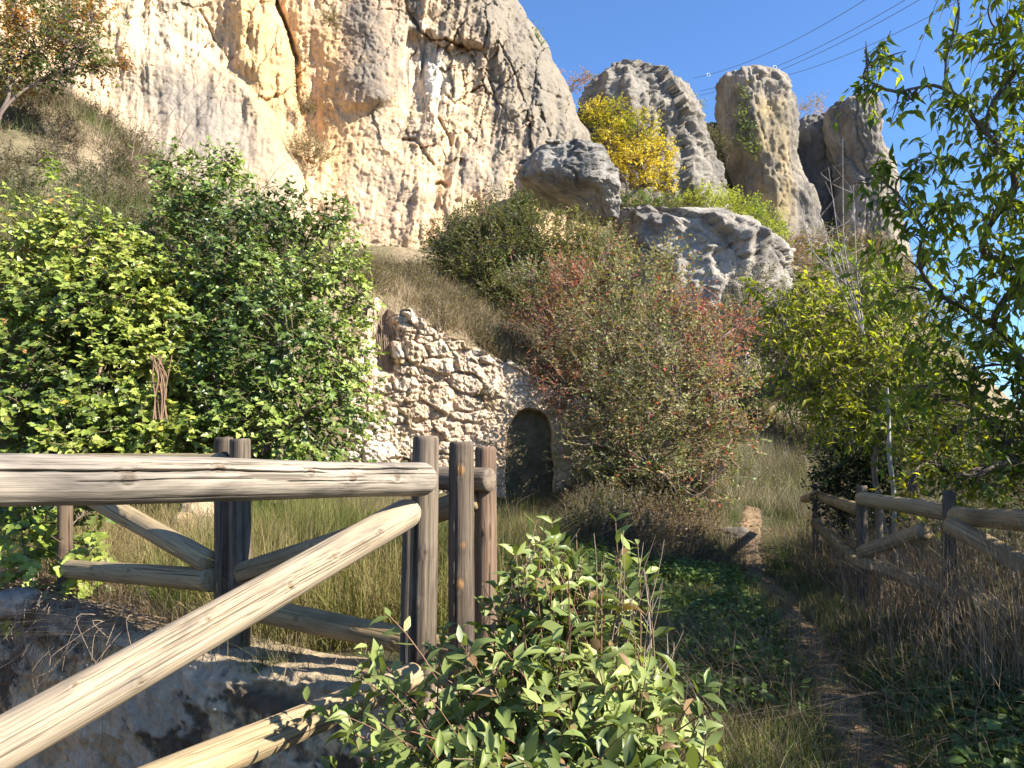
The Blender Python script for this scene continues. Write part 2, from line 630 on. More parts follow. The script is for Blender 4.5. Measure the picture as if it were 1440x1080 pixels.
def build_cliff():
    ns, nv_ = 760, 560
    s = np.concatenate([np.linspace(0, 1, ns - 60), 1 + np.linspace(0, 1, 61)[1:] ** 1.5 * .5])
    v = np.linspace(-260, 500, nv_)
    Sg, Vg = np.meshgrid(s, v)
    E = np.interp(v, [-260, -100, 0, 60, 130, 200, 250, 310, 400, 500], [560, 668, 728, 765, 803, 838, 856, 862, 868, 872])[:, None]
    E = E + 7 * fbm(np.stack([v / 23, 0 * v, 0 * v + 3], -1), 3)[:, None]
    sc = np.minimum(Sg, 1)
    U = -260 + (E + 260) * sc ** .93
    D = 20.3 + U / 860 * 7.6 + (300 - Vg) / 300 * 1.3
    q = np.clip((U - (E - 75)) / 75, 0, 1)
    D = D + 3.2 * (1 - np.sqrt(1 - q ** 2 * .999))
    D = D + (Sg - sc) * 60
    U = U - (Sg - sc) * 100
    top = ss(-200, -260, Vg)
    D = D + top * 8
    gx = np.interp(v, [-260, 0, 80, 180, 290, 420, 500], [365, 388, 412, 424, 433, 440, 440])[:, None]
    wob = 6 * fbm(np.stack([U / 40, Vg / 40, 0 * U], -1), 3)
    ex = np.interp(v, [-260, 20, 70, 120, 180, 240, 300, 500], [120, 200, 290, 345, 385, 412, 432, 445])[:, None]
    dome = np.exp(-(((U - 270) / 190) ** 2 + ((Vg - 290) / 170) ** 2)) * ss(14, -14, U - ex + wob)
    D = D - 1.9 * dome
    rib0 = fbm(np.stack([0 * U, Vg / 20 + 0 * U, 0 * U + 8], -1), 3)
    du = U - gx + wob * 1.4
    D = D + (.40 * ss(130, 60, Vg) + .12) * np.exp(-(du / (5 + 2 * rib0)) ** 2)
    alc = np.where(du > 0, np.exp(-np.maximum(du, 0) / 45), 0) * ss(250, 150, Vg) + np.exp(-(((U - 460) / 40) ** 2 + ((Vg - 190) / 60) ** 2)) * .8
    D = D + .9 * alc
    nose = np.exp(-((U - 522 + wob) / 34) ** 2) * ss(10, -10, Vg - 150 + .25 * (U - 510) + wob)
    D = D - .6 * nose
    nose2 = np.exp(-((U - 352 + wob) / 30) ** 2) * ss(60, -40, Vg - 120)
    D = D - .5 * nose2
    D = D - 1.2 * np.exp(-(((U - 610) / 170) ** 2 + ((Vg - 310) / 120) ** 2))
    led = np.interp(U, [545, 575, 600, 630, 665, 690], [130, 40, 45, 62, 62, 70])
    over = ss(-12, 12, Vg - led + wob) * ss(550, 580, U) * ss(720, 660, U)
    D = D + .55 * over * ss(190, 90, Vg)
    mr = ss(545, 600, U) * ss(400, 300, Vg)
    sl = U + Vg * .16
    rib = fbm(np.stack([sl / 30, Vg / 130, 0 * U], -1), 4, .55)
    rib2 = fbm(np.stack([sl / 16 + 31, Vg / 60, 0 * U], -1), 3, .5, True)
    D = D - (.5 * rib + .22 * rib2) * (0.25 + .75 * mr)
    orr = fbm(np.stack([U / 26 + 7, Vg / 190, 0 * U], -1), 4, .55)
    mo = ss(480, 430, U) * ss(300, 200, Vg) * (1 - dome)
    D = D - .5 * orr * mo
    ck = np.zeros_like(D)
    for wd, dep, pl in ((1.9, .6, [(572, -40), (575, 10), (590, 38), (606, 55), (628, 52), (652, 66)]), (3, .5, [(380, -30), (400, 30), (412, 60), (418, 90)]),
                        (2.4, .4, [(570, 195), (588, 196), (600, 214), (612, 230)]), (2, .4, [(600, 40), (596, 80), (594, 110)]), (1.6, .3, [(700, 60), (712, 80), (722, 100), (742, 150)]),
                        (2.4, .5, [(752, 165), (748, 190), (752, 212)]), (2, .35, [(620, 165), (632, 190), (636, 200)]), (2.2, .4, [(640, 70), (650, 60), (668, 85)]),
                        (2, .3, [(765, 160), (772, 180), (778, 192)]), (2, .3, [(690, 110), (700, 150), (694, 200)]), (2.4, .5, [(616, 256), (624, 254), (632, 259)]), (2, .3, [(655, 180), (668, 196)]),
                        (1.8, .3, [(430, 225), (445, 232), (470, 205)]), (2, .35, [(280, 10), (292, 30), (300, 52)])):
        dd = pldist(U + wob * .5, Vg + wob * .5, pl)
        ck += dep * np.exp(-(dd / wd) ** 2)
    D = D + ck * .6
    wq1 = 7 * fbm(np.stack([U / 18, Vg / 18, 0 * U + 2], -1), 4)
    wq2 = 7 * fbm(np.stack([U / 18 + 30, Vg / 18, 0 * U + 2], -1), 4)
    lean = U + .2 * Vg
    a1, a2, ai = worley((lean + wq1) / 44, (Vg + wq2) / 74, 1.7)
    b1, b2, bi = worley((lean + wq1) / 17, (Vg + wq2) / 30, 5.9)
    e1, e2, ei = worley((lean + wq1 * .5) / 7, (Vg + wq2 * .5) / 12, 9.2)
    fz = (1 - .85 * dome) * (.35 + .65 * mr) * (1 - .6 * ss(170, 250, Vg + .25 * (600 - U)))
    D = D + fz * ((ai - .5) * .6 + (bi - .5) * .26 + (ei - .5) * .11)
    D = D + fz * (.16 * ss(.07, .0, a2 - a1) + .07 * ss(.08, .0, b2 - b1)) * ss(-.1, .25, fbm(np.stack([U / 60, Vg / 60, 0 * U + 5], -1), 3))
    p = P(U, Vg, D)
    dirn = nrm(p - np.array([0, 0, EYE]))
    n0 = fbm(p * .28, 4) * .75 + fbm(p * np.array([1.1, 1.1, .7]) + 5, 5, .55) * .20 + fbm(p * 2.6 + 3, 3, .5, True) * .07 + fbm(p * 7.5, 3) * .05
    soft = 1 - .65 * dome
    pits = ss(.5, .8, vn(p * np.array([4.2, 4.2, 2.0]) + 50)) * .05 * (1 - .8 * dome)
    step_ = fbm(p * np.array([.7, .7, .9]) + 77, 4)
    ledge = (np.floor(step_ * 7) / 7 - step_) * .30 * (1 - dome)
    p = p + (np.array([-.25, 0.95, .15]) * (n0 * soft + pits + ledge)[..., None])
    # stone colours
    c0 = fbm(p * .35 + 20, 5)
    c1 = fbm(p * 1.1 + 60, 5)
    c = mix(CREAM, PINK, ss(-.2, .3, c0))
    og = np.exp(-(((U - 345) / 95) ** 2 + ((Vg - 90) / 170) ** 2)) + .9 * np.exp(-(((U - 455) / 45) ** 2 + ((Vg - 140) / 130) ** 2)) + .5 * np.exp(-(((U - 640) / 60) ** 2 + ((Vg - 330) / 60) ** 2))
    c = mix(c, ORNG, np.clip(og * (.40 + .9 * orr + .4 * c1), 0, .75))
    c = mix(c, (.68, .55, .39), np.clip(np.exp(-(((U - 240) / 60) ** 2 + ((Vg - 40) / 70) ** 2)) * .8, 0, 1))
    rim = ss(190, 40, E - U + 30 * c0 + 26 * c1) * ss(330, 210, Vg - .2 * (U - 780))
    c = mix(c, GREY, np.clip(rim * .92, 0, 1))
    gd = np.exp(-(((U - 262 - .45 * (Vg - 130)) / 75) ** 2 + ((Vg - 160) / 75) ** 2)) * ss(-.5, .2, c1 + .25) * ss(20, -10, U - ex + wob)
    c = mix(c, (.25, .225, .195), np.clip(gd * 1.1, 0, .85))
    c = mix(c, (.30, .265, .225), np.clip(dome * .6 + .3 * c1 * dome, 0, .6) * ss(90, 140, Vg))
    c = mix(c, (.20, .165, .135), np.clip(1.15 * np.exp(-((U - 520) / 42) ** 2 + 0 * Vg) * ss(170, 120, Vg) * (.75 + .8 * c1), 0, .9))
    wh = np.exp(-(((U - 602 - .1 * (Vg - 90)) / 22) ** 2 + ((Vg - 95) / 50) ** 2))
    c = mix(c, WHT, np.clip(wh * (.9 + c1), 0, .9))
    st = fbm(np.stack([U / 9, Vg / 110, 0 * U], -1), 3, .6)
    c = mix(c, DKST, np.clip(ss(.22, .5, st) * np.exp(-((U - 580) / 28) ** 2) * ss(150, 110, Vg), 0, .8))
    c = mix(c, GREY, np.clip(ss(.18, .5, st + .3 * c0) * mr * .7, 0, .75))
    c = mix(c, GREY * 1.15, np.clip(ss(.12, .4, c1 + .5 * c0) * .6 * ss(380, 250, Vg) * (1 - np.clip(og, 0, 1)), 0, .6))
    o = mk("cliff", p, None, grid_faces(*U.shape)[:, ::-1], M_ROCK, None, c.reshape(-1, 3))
    kind(o, "structure")


build_cliff()


def rock_mass(name, outl, d, depth, label, cat, group=None, nz=150, nphi=220, amp=1.0, colf=None, exp_=2.6, seed=0, fsc=1.0, vst=3.4):
    """a free-standing body of rock from its width at each height"""
    outl = np.array(outl, float)
    vv = np.linspace(outl[0, 0], outl[-1, 0], nz)
    uL, uR = np.interp(vv, outl[:, 0], outl[:, 1]), np.interp(vv, outl[:, 0], outl[:, 2])
    ph = np.arange(nphi) * 2 * math.pi / nphi
    cx = P((uL + uR) / 2, vv, d)
    hw = (uR - uL) / 2 * d / FPX
    wmax = hw.max()
    hd = depth * np.minimum(1, (hw / wmax) * 1.3) ** .8
    ca, sa = np.cos(ph), np.sin(ph)
    k = (np.abs(ca) ** exp_ + np.abs(sa) ** exp_) ** (-1 / exp_)
    X = cx[:, 0:1] + hw[:, None] * ca * k
    Y = cx[:, 1:2] + hd[:, None] * sa * k
    Z = np.broadcast_to(cx[:, 2:3], X.shape)
    p = np.stack([X, Y, Z], -1)
    nv = np.stack([np.broadcast_to(ca, X.shape), np.broadcast_to(sa, X.shape), 0 * X], -1)
    o_ = seed * 13.7
    n0 = fbm(p * .35 / fsc + o_, 4) * .5 + fbm(p * np.array([1.0, 1.0, .45]) / fsc + o_, 5, .55) * .22 + fbm(p * 2.2 / fsc + o_, 3, .5, True) * .08 + fbm(p * 6 / fsc + o_, 3) * .07 + fbm(p * 3.4 / fsc + o_ + 7, 4, .6, True) * .09
    st_ = fbm(p * np.array([.6, .6, .8]) / fsc + 31 + o_, 4)
    arc = np.broadcast_to(ph * wmax, X.shape) + .4 * fbm(p * 1.3 + 9, 4)
    zz = Z + .5 * fbm(p * 1.3 + 19, 4)
    for csz, am in ((1.7, .62), (.75, .22), (.3, .07)):
        q1, q2, qi = worley(arc / csz / fsc, zz / csz / vst / fsc, seed + csz)
        n0 = n0 - (qi - .5) * am * 1.4 - .12 * am * ss(.08, 0, q2 - q1)
    n0 = n0 + .30 * (fbm(p * np.array([.8, .8, .13]) / fsc + 61 + o_, 3, .5, True) - .25)
    n0 = n0 + (np.floor(st_ * 6) / 6 - st_) * .3
    fade = np.minimum(1, hw / (.35 * wmax))[:, None]
    p = p + nv * (n0 * amp * (.35 + .65 * fade))[..., None] + np.array([0, 0, 1]) * (fbm(p * .9 / fsc + 90 + o_, 4) * .25 * amp)[..., None]
    c1 = fbm(p * .8 / fsc + o_ + 3, 5)
    col = colf(p, c1) if colf else mix(GREY, GREY * 1.45 + np.array([.03, .02, 0]), ss(-.25, .3, c1))
    V = p.reshape(-1, 3)
    tc = p[0].mean(0) + np.array([0, 0, .02])
    V = np.concatenate([V, [tc, p[-1].mean(0)]])
    C = np.concatenate([col.reshape(-1, 3), [col[0].mean(0), col[-1].mean(0)]])
    a = np.arange(nphi)
    F3 = np.concatenate([np.stack([a, (a + 1) % nphi, np.full(nphi, nz * nphi)], -1),
                         np.stack([(a + 1) % nphi + (nz - 1) * nphi, a + (nz - 1) * nphi, np.full(nphi, nz * nphi + 1)], -1)])
    o = mk(name, V, F3, grid_faces(nz, nphi, True)[:, ::-1], M_CRAG, None, C)
    return tag(o, label, cat, group)


def warm(f):
    def g(p, c1):
        c = mix((.21, .193, .168), (.37, .325, .265), ss(-.3, .3, c1))
        return f(p, c1, c)
    return g


rock_mass("boulder", [(213, 776, 800), (222, 760, 826), (232, 745, 840), (245, 732, 847), (256, 726, 851), (266, 730, 854), (276, 752, 856), (286, 785, 857), (298, 815, 858), (312, 838, 860)], 24.6, 1.5,
          "grey overhanging boulder jutting from the foot of the big cliff", "boulder", seed=1, amp=.55, nz=140, nphi=260, fsc=.7, exp_=3.4, vst=1.2, colf=lambda p, c1: mix((.21, .20, .185), (.38, .355, .32), ss(-.25, .3, c1)))
rock_mass("rock_outcrop", [(304, 872, 900), (310, 864, 950), (322, 862, 1000), (336, 862, 1040), (352, 863, 1072), (360, 866, 1092), (400, 868, 1096), (450, 875, 1092), (540, 880, 1080)], 26.5, 2.6,
          "broad pale grey rock outcrop below the yellow-green bush", "rock", seed=2, vst=1.6, amp=1.0, colf=lambda p, c1: mix((.27, .245, .215), (.46, .415, .36), ss(-.25, .3, c1)))
rock_mass("rock_ridge", [(101, 862, 880), (106, 853, 893), (114, 848, 900), (124, 838, 912), (140, 822, 938), (158, 812, 958), (180, 806, 974), (215, 800, 988), (270, 795, 1003), (340, 790, 1015)], 38, 4.0,
          "grey rounded rock ridge with a knob behind the yellow tree", "rock", seed=3, amp=1.2, colf=lambda p, c1: mix((.19, .175, .155), (.32, .29, .25), ss(-.25, .3, c1)))


def pin_col(p, c1, c):
    w_ = ss(13.0, 13.5, p[..., 0] + .4 * c1) * ss(15.6, 14.9, p[..., 0] + .5 * c1) * ss(13.6, 15.2, p[..., 2] + .5 * c1) * ss(22, 20.5, p[..., 2])
    return mix(c, (.46, .34, .16), np.clip(w_ * (.45 + .8 * c1), 0, .65))


rock_mass("rock_pinnacle", [(109, 1030, 1052), (113, 1016, 1068), (120, 1010, 1084), (135, 1011, 1100), (150, 1012, 1112), (180, 1015, 1117), (205, 1020, 1118), (225, 1026, 1116), (245, 1033, 1120), (270, 1038, 1130), (300, 1042, 1142), (340, 1042, 1152), (430, 1040, 1160)], 43, 2.2,
          "tall rock pinnacle with ivy climbing its sunlit face", "rock pinnacle", "rock pinnacles on the skyline", seed=4, amp=.75, colf=warm(pin_col), exp_=3.2)
rock_mass("rock_pinnacle", [(146, 1186, 1206), (150, 1176, 1218), (158, 1171, 1226), (180, 1170, 1229), (205, 1171, 1232), (230, 1178, 1244), (260, 1182, 1248), (300, 1181, 1254), (350, 1178, 1264), (440, 1174, 1276)], 42.5, 2.2,
          "right-hand rounded rock pinnacle partly behind the leafy branches", "rock pinnacle", "rock pinnacles on the skyline", seed=5, amp=.8, colf=warm(lambda p, c1, c: c), exp_=3)
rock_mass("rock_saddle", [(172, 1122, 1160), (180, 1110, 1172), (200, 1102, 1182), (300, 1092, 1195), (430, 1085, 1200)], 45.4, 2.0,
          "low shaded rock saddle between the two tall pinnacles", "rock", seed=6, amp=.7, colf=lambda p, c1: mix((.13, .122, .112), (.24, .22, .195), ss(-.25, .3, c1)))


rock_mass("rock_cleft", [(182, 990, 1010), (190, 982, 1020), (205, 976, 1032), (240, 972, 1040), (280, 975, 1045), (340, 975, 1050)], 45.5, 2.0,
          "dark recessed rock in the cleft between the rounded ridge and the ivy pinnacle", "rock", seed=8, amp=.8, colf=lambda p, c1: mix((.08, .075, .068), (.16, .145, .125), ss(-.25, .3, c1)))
# ------------------------------------------------------------------ ruined rubble wall with an arched niche
def build_ruin():
    nu, nv_ = 420, 340
    T = lambda u: np.interp(u, [470, 505, 530, 548, 562, 590, 618, 640, 668, 700, 735, 770, 860], [448, 442, 428, 432, 440, 445, 458, 474, 482, 496, 515, 535, 580])
    u = np.linspace(470, 836, nu)
    top = T(u) + 9 * fbm(np.stack([u / 14, 0 * u, 0 * u], -1), 4) + 8 * np.round(1.6 * vn(np.stack([u / 19, 0 * u + 4, 0 * u], -1)))
    k = np.linspace(0, 1, nv_)
    U = np.broadcast_to(u, (nv_, nu))
    V = top[None] + (745 - top[None]) * k[:, None]
    D0 = 12.75 + (U - 480) / 380 * .9
    w1 = 13 * fbm(np.stack([U / 30, V / 30, 0 * U], -1), 3)
    w2 = 13 * fbm(np.stack([U / 30 + 50, V / 30, 0 * U], -1), 3)
    f1, f2, cid = worley((U + w1) / 40, (V + w2) / 24, 3.3)
    g1, g2, gid = worley((U + w1 * .6) / 21 + 40, (V + w2 * .6) / 12, 8.1)
    edge = ss(.0, .30, f2 - f1 + .08 * fbm(np.stack([U / 5, V / 5, 0 * U], -1), 3))
    edge2 = ss(.0, .34, g2 - g1 + .1 * fbm(np.stack([U / 4, V / 4, 0 * U], -1), 3))
    plaster = ss(668, 700, U + w1 * 2) * ss(545, 575, V + w2) * .9
    rows = (1 - plaster)
    big = ss(.35, .5, cid)
    bul = edge * (.55 + .8 * cid) * big + edge2 * (.3 + .5 * gid) * (1 - big)
    D = D0 - .085 * bul * rows * (.0 + 1.0 * ss(-.35, .25, fbm(np.stack([U / 45, V / 45, 0 * U + 9], -1), 3))) - .06 * fbm(np.stack([U / 14, V / 14, 0 * U], -1), 5, .6) - .035 * fbm(np.stack([U / 4, V / 4, 0 * U], -1), 3) - .10 * (np.where(big > .5, cid, gid) - .5) * rows
    # arched niche: straight jambs, round head
    cxn, hw, sp = 745, 31, 609
    dx = (U + w1 * .35 - cxn)
    arch = np.where(V < sp, np.hypot(dx, (V - sp) * .92) - hw, np.abs(dx) - hw * (1 + .02 * (V - sp) / 30))
    ins = ss(2.0, -2.0, arch)
    D = D + ins * .38
    slot = np.exp(-((U - 541 + w1 * .5) / 12) ** 2) * ss(530, 510, V)
    D = D + .45 * slot
    p = P(U, V, D)
    c1 = fbm(p * 2.2, 5)
    c2 = fbm(p * .7 + 8, 4)
    cell = np.where(big > .5, cid, gid)
    c = mix((.60, .46, .33), (.78, .69, .57), ss(.2, .8, cell))
    c = mix(c, (.60, .42, .20), ss(.58, .66, cell) * .75 * ss(-.3, .2, c1))
    c = mix(c, (.48, .48, .48), ss(.76, .82, cell) * .85)
    c = mix(c, (.55, .38, .27), ss(.28, .20, cell) * .7)
    c = mix(c, (.50, .38, .26), (1 - np.where(big > .5, edge, edge2)) * .8 * rows)
    c = mix(c, (.60, .45, .32), ss(.0, .3, c2) * .75 * rows)
    c = mix(c, mix((.60, .43, .27), (.54, .40, .27), ss(-.2, .3, c2)), plaster)
    c = mix(c, (.66, .52, .33), ins * .9)  # niche interior coloured paler, making up for weak light inside
    c = mix(c, (.34, .27, .20), ss(.15, .45, c1) * .6)
    c = mix(c, (.62, .56, .47), ss(.2, .4, fbm(p * 1.7 + 31, 4)) * .6 * rows)
    # close the body: back and sides
    root = thing("ruined_wall", "ruined rubble stone wall with an arched niche below the cliff", "wall", P(640, 740, 13))
    bk = p.copy()
    bk[..., 1] = p[..., 1].max() + .5
    edgei = np.concatenate([np.arange(nu), (np.arange(1, nv_) * nu + nu - 1), ((nv_ - 1) * nu + np.arange(nu - 2, -1, -1)), (np.arange(nv_ - 2, 0, -1) * nu)])
    pf = p.reshape(-1, 3)
    ring = pf[edgei] * np.array([1, 0, 1]) + np.array([0, D0.max() + 1.6, 0])
    n0 = len(pf)
    VV = np.concatenate([pf, ring])
    m = len(edgei)
    a = np.arange(m)
    b = (a + 1) % m
    sides = np.stack([edgei[a], n0 + a, n0 + b, edgei[b]], -1)
    CC = np.concatenate([c.reshape(-1, 3), c.reshape(-1, 3)[edgei]])
    mk("stonework", VV, None, np.concatenate([grid_faces(nv_, nu), sides]), M_STONE, root, CC)
    return root


build_ruin()


# ------------------------------------------------------------------ low retaining walls under the log fences
def wall_strip(name, A, B, z0, z1, thick, label, seed, colf, top_rough=.04, n=760, m=170):
    """upright wall from A to B (plan), its front on the left-hand side seen from A to B"""
    A, B = np.array(A, float), np.array(B, float)
    d = (B - A) / np.linalg.norm(B - A)
    nn = np.array([d[1], -d[0]])
    s = np.linspace(0, 1, n)
    prof = [(0, t) for t in np.linspace(0, 1, m)] + [(t, 1) for t in np.linspace(0, 1, 26)[1:]] + [(1, t) for t in np.linspace(1, 0, 14)[1:]]
    prof = np.array(prof)
    L = np.linalg.norm(B - A)
    X = A[0] + d[0] * L * s[None] - nn[0] * thick * prof[:, 0:1]
    Y = A[1] + d[1] * L * s[None] - nn[1] * thick * prof[:, 0:1]
    zt = z1 + top_rough * fbm(np.stack([s * L * 1.5, s * 0 + seed, s * 0], -1), 4)
    Z = z0 + (zt[None] - z0) * prof[:, 1:2]
    p = np.stack([X, Y, Z], -1)
    rnd = np.exp(-((prof[:, 0:1]) / .12) ** 2) * np.exp(-((1 - prof[:, 1:2]) / .05) ** 2)
    sp_ = p * np.array([.5, .5, 1.0])
    h = .06 * fbm(sp_ * 2.6 + seed, 4) + .055 * fbm(sp_ * 8 + seed, 5, .65) + .012 * fbm(p * 22, 3)
    pl = fbm(p * np.array([1.3, 1.3, 2.6]) + 7 + seed, 6, .65)
    h = h + .022 * ss(.0, .06, pl)
    p = p + np.array([nn[0], nn[1], .3]) * h[..., None] - np.array([nn[0], nn[1], .6]) * (rnd * .05)[..., None]
    c = colf(p, pl)
    o = mk(name, p, None, grid_faces(len(prof), n)[:, ::-1], M_WALL, None, c.reshape(-1, 3))
    return tag(o, label, "wall")


def stained(p, pl):
    c = mix((.46, .315, .17), (.60, .43, .25), ss(-.2, .3, fbm(p * 3, 4)))
    st = fbm(p * np.array([1.8, 1.8, 2.2]) + 3, 7, .7)
    c = mix(c, (.075, .058, .042), np.clip(ss(-.06, .12, st + .2 * (p[..., 2] - .0)) * .9, 0, .9))
    c = mix(c, (.54, .45, .33), ss(.02, .1, pl) * .65)
    c = mix(c, (.46, .36, .235), ss(.33, .41, p[..., 2] + .1 * st) * .8)
    return c


wall_strip("retaining_wall", (-6.6, 8.22), (-.40, 3.36), -1.3, .43, .5, "stained plaster retaining wall under the log fence", 1.0, stained)
wall_strip("retaining_wall", (-.42, 3.36), (-3.1, -.35), -1.3, .06, .3, "low retaining wall edge beneath the nearest pale log rails", 5.0, stained, n=120, m=40)

# ------------------------------------------------------------------ logs and fences
def log(name, A, B, r0, r1, mt, parent, seed=0, ns=72, step=.012, cracks=(), knots=(), wob=.006, round0=.0, round1=.0, col=(1, 1, 1), kcol=(.62, .53, .45)):
    """a trimmed log from A to B with checks (grooves) and knots; cracks: (x0, x1, angle, width_rad, depth); knots: (x, angle, radius)"""
    A, B = np.array(A, float), np.array(B, float)
    L = np.linalg.norm(B - A)
    a = (B - A) / L
    ref = np.array([0, 0, 1.]) if abs(a[2]) < .9 else np.array([0, -1., 0])
    b = nrm(np.cross(ref, a))          # sideways
    c = np.cross(a, b)                 # up (for level logs)
    n = max(int(L / step), 8)
    x = np.linspace(0, L, n)
    th = np.arange(ns) * 2 * math.pi / ns
    X, T = np.meshgrid(x, th, indexing='ij')
    rr = r0 + (r1 - r0) * X / L
    lc = np.stack([X, np.cos(T) * rr, np.sin(T) * rr], -1)
    sd = np.array([seed * 3.1, seed * 1.7, seed * 7.3])
    h = wob * fbm(lc * np.array([1.6, 5, 5]) + sd, 3) + .0022 * fbm(lc * np.array([3, 60, 60]) + sd, 3)
    kn = np.zeros_like(X)
    sk = np.zeros_like(X)
    for (kx, ka, kr) in knots:
        da = (T - ka + math.pi) % (2 * math.pi) - math.pi
        dd = np.hypot((X - kx) * .8, da * rr)
        h += .007 * np.exp(-(dd / (kr * 2.2)) ** 2)
        kn = np.maximum(kn, ss(kr * 1.3, kr * .3, dd) * (.75 + .25 * np.cos(dd / kr * 14)))
        ring = np.exp(-((dd - kr * 1.1) / (kr * .25)) ** 2)
        h -= .004 * ring
    for (x0, x1, ca, cw, cdp) in cracks:
        w0 = fbm(np.stack([x * 2.2, 0 * x + seed, 0 * x + x0], -1), 4) * .16
        t = np.clip((x - x0) / (x1 - x0), 0, 1)
        ext = np.sqrt(np.clip(4 * t * (1 - t), 0, 1)) * (.6 + .4 * np.abs(vn(np.stack([x * 9, 0 * x, 0 * x + ca], -1))))
        da = (T - ca - w0[:, None] + math.pi) % (2 * math.pi) - math.pi
        pr = ext[:, None] * np.exp(-(da / (cw * (.35 + .65 * ext[:, None]))) ** 2)
        h -= cdp * pr
        sk += pr * min(cdp * 9, .34)
    prof = np.ones_like(x)
    for rd, dist in ((round0, x), (round1, L - x)):
        if rd > 0:
            q = np.clip(1 - dist / rd, 0, 1)
            prof *= np.sqrt(1 - .75 * q ** 2)
        q = np.clip(1 - dist / .012, 0, 1)
        prof *= 1 - .10 * q
    rr = (rr + h) * prof[:, None]
    T = T - sk                      # checks run slantwise into the wood
    V = A + a * X[..., None] + b * (np.cos(T) * rr)[..., None] + c * (np.sin(T) * rr)[..., None]
    G3 = np.stack([X, np.cos(T) * rr, np.sin(T) * rr], -1) + sd
    V = np.concatenate([V.reshape(-1, 3), [A, B]])
    G3 = np.concatenate([G3.reshape(-1, 3), [sd, sd + np.array([L, 0, 0])]])
    i = np.arange(ns)
    j = (i + 1) % ns
    F3 = np.concatenate([np.stack([j, i, np.full(ns, n * ns)], -1), np.stack([i + (n - 1) * ns, j + (n - 1) * ns, np.full(ns, n * ns + 1)], -1)])
    C = np.ones((n * ns, 3)) * np.array(col)
    k = kn.ravel()[:, None]
    C = C * (1 - k + k * np.array(kcol))
    C = np.concatenate([C, np.ones((2, 3)) * np.array(col)])
    return mk(name, V, F3, grid_faces(n, ns, True), mt, parent, C, vec=G3, sca=np.concatenate([kn.ravel(), [0, 0]]))


def post(name, u, vt, vb, d, rpx, mt, parent, seed, zb=None, du=0, **kw):
    t = P(u, vt, d)
    b = P(u + du, vb, d)
    b[2] -= .12
    if zb is not None:
        b[2] = zb
    r = rpx * d / FPX
    return log(name, b, t, r * 1.05, r * .97, mt, parent, seed, ns=64, step=.012, **kw)


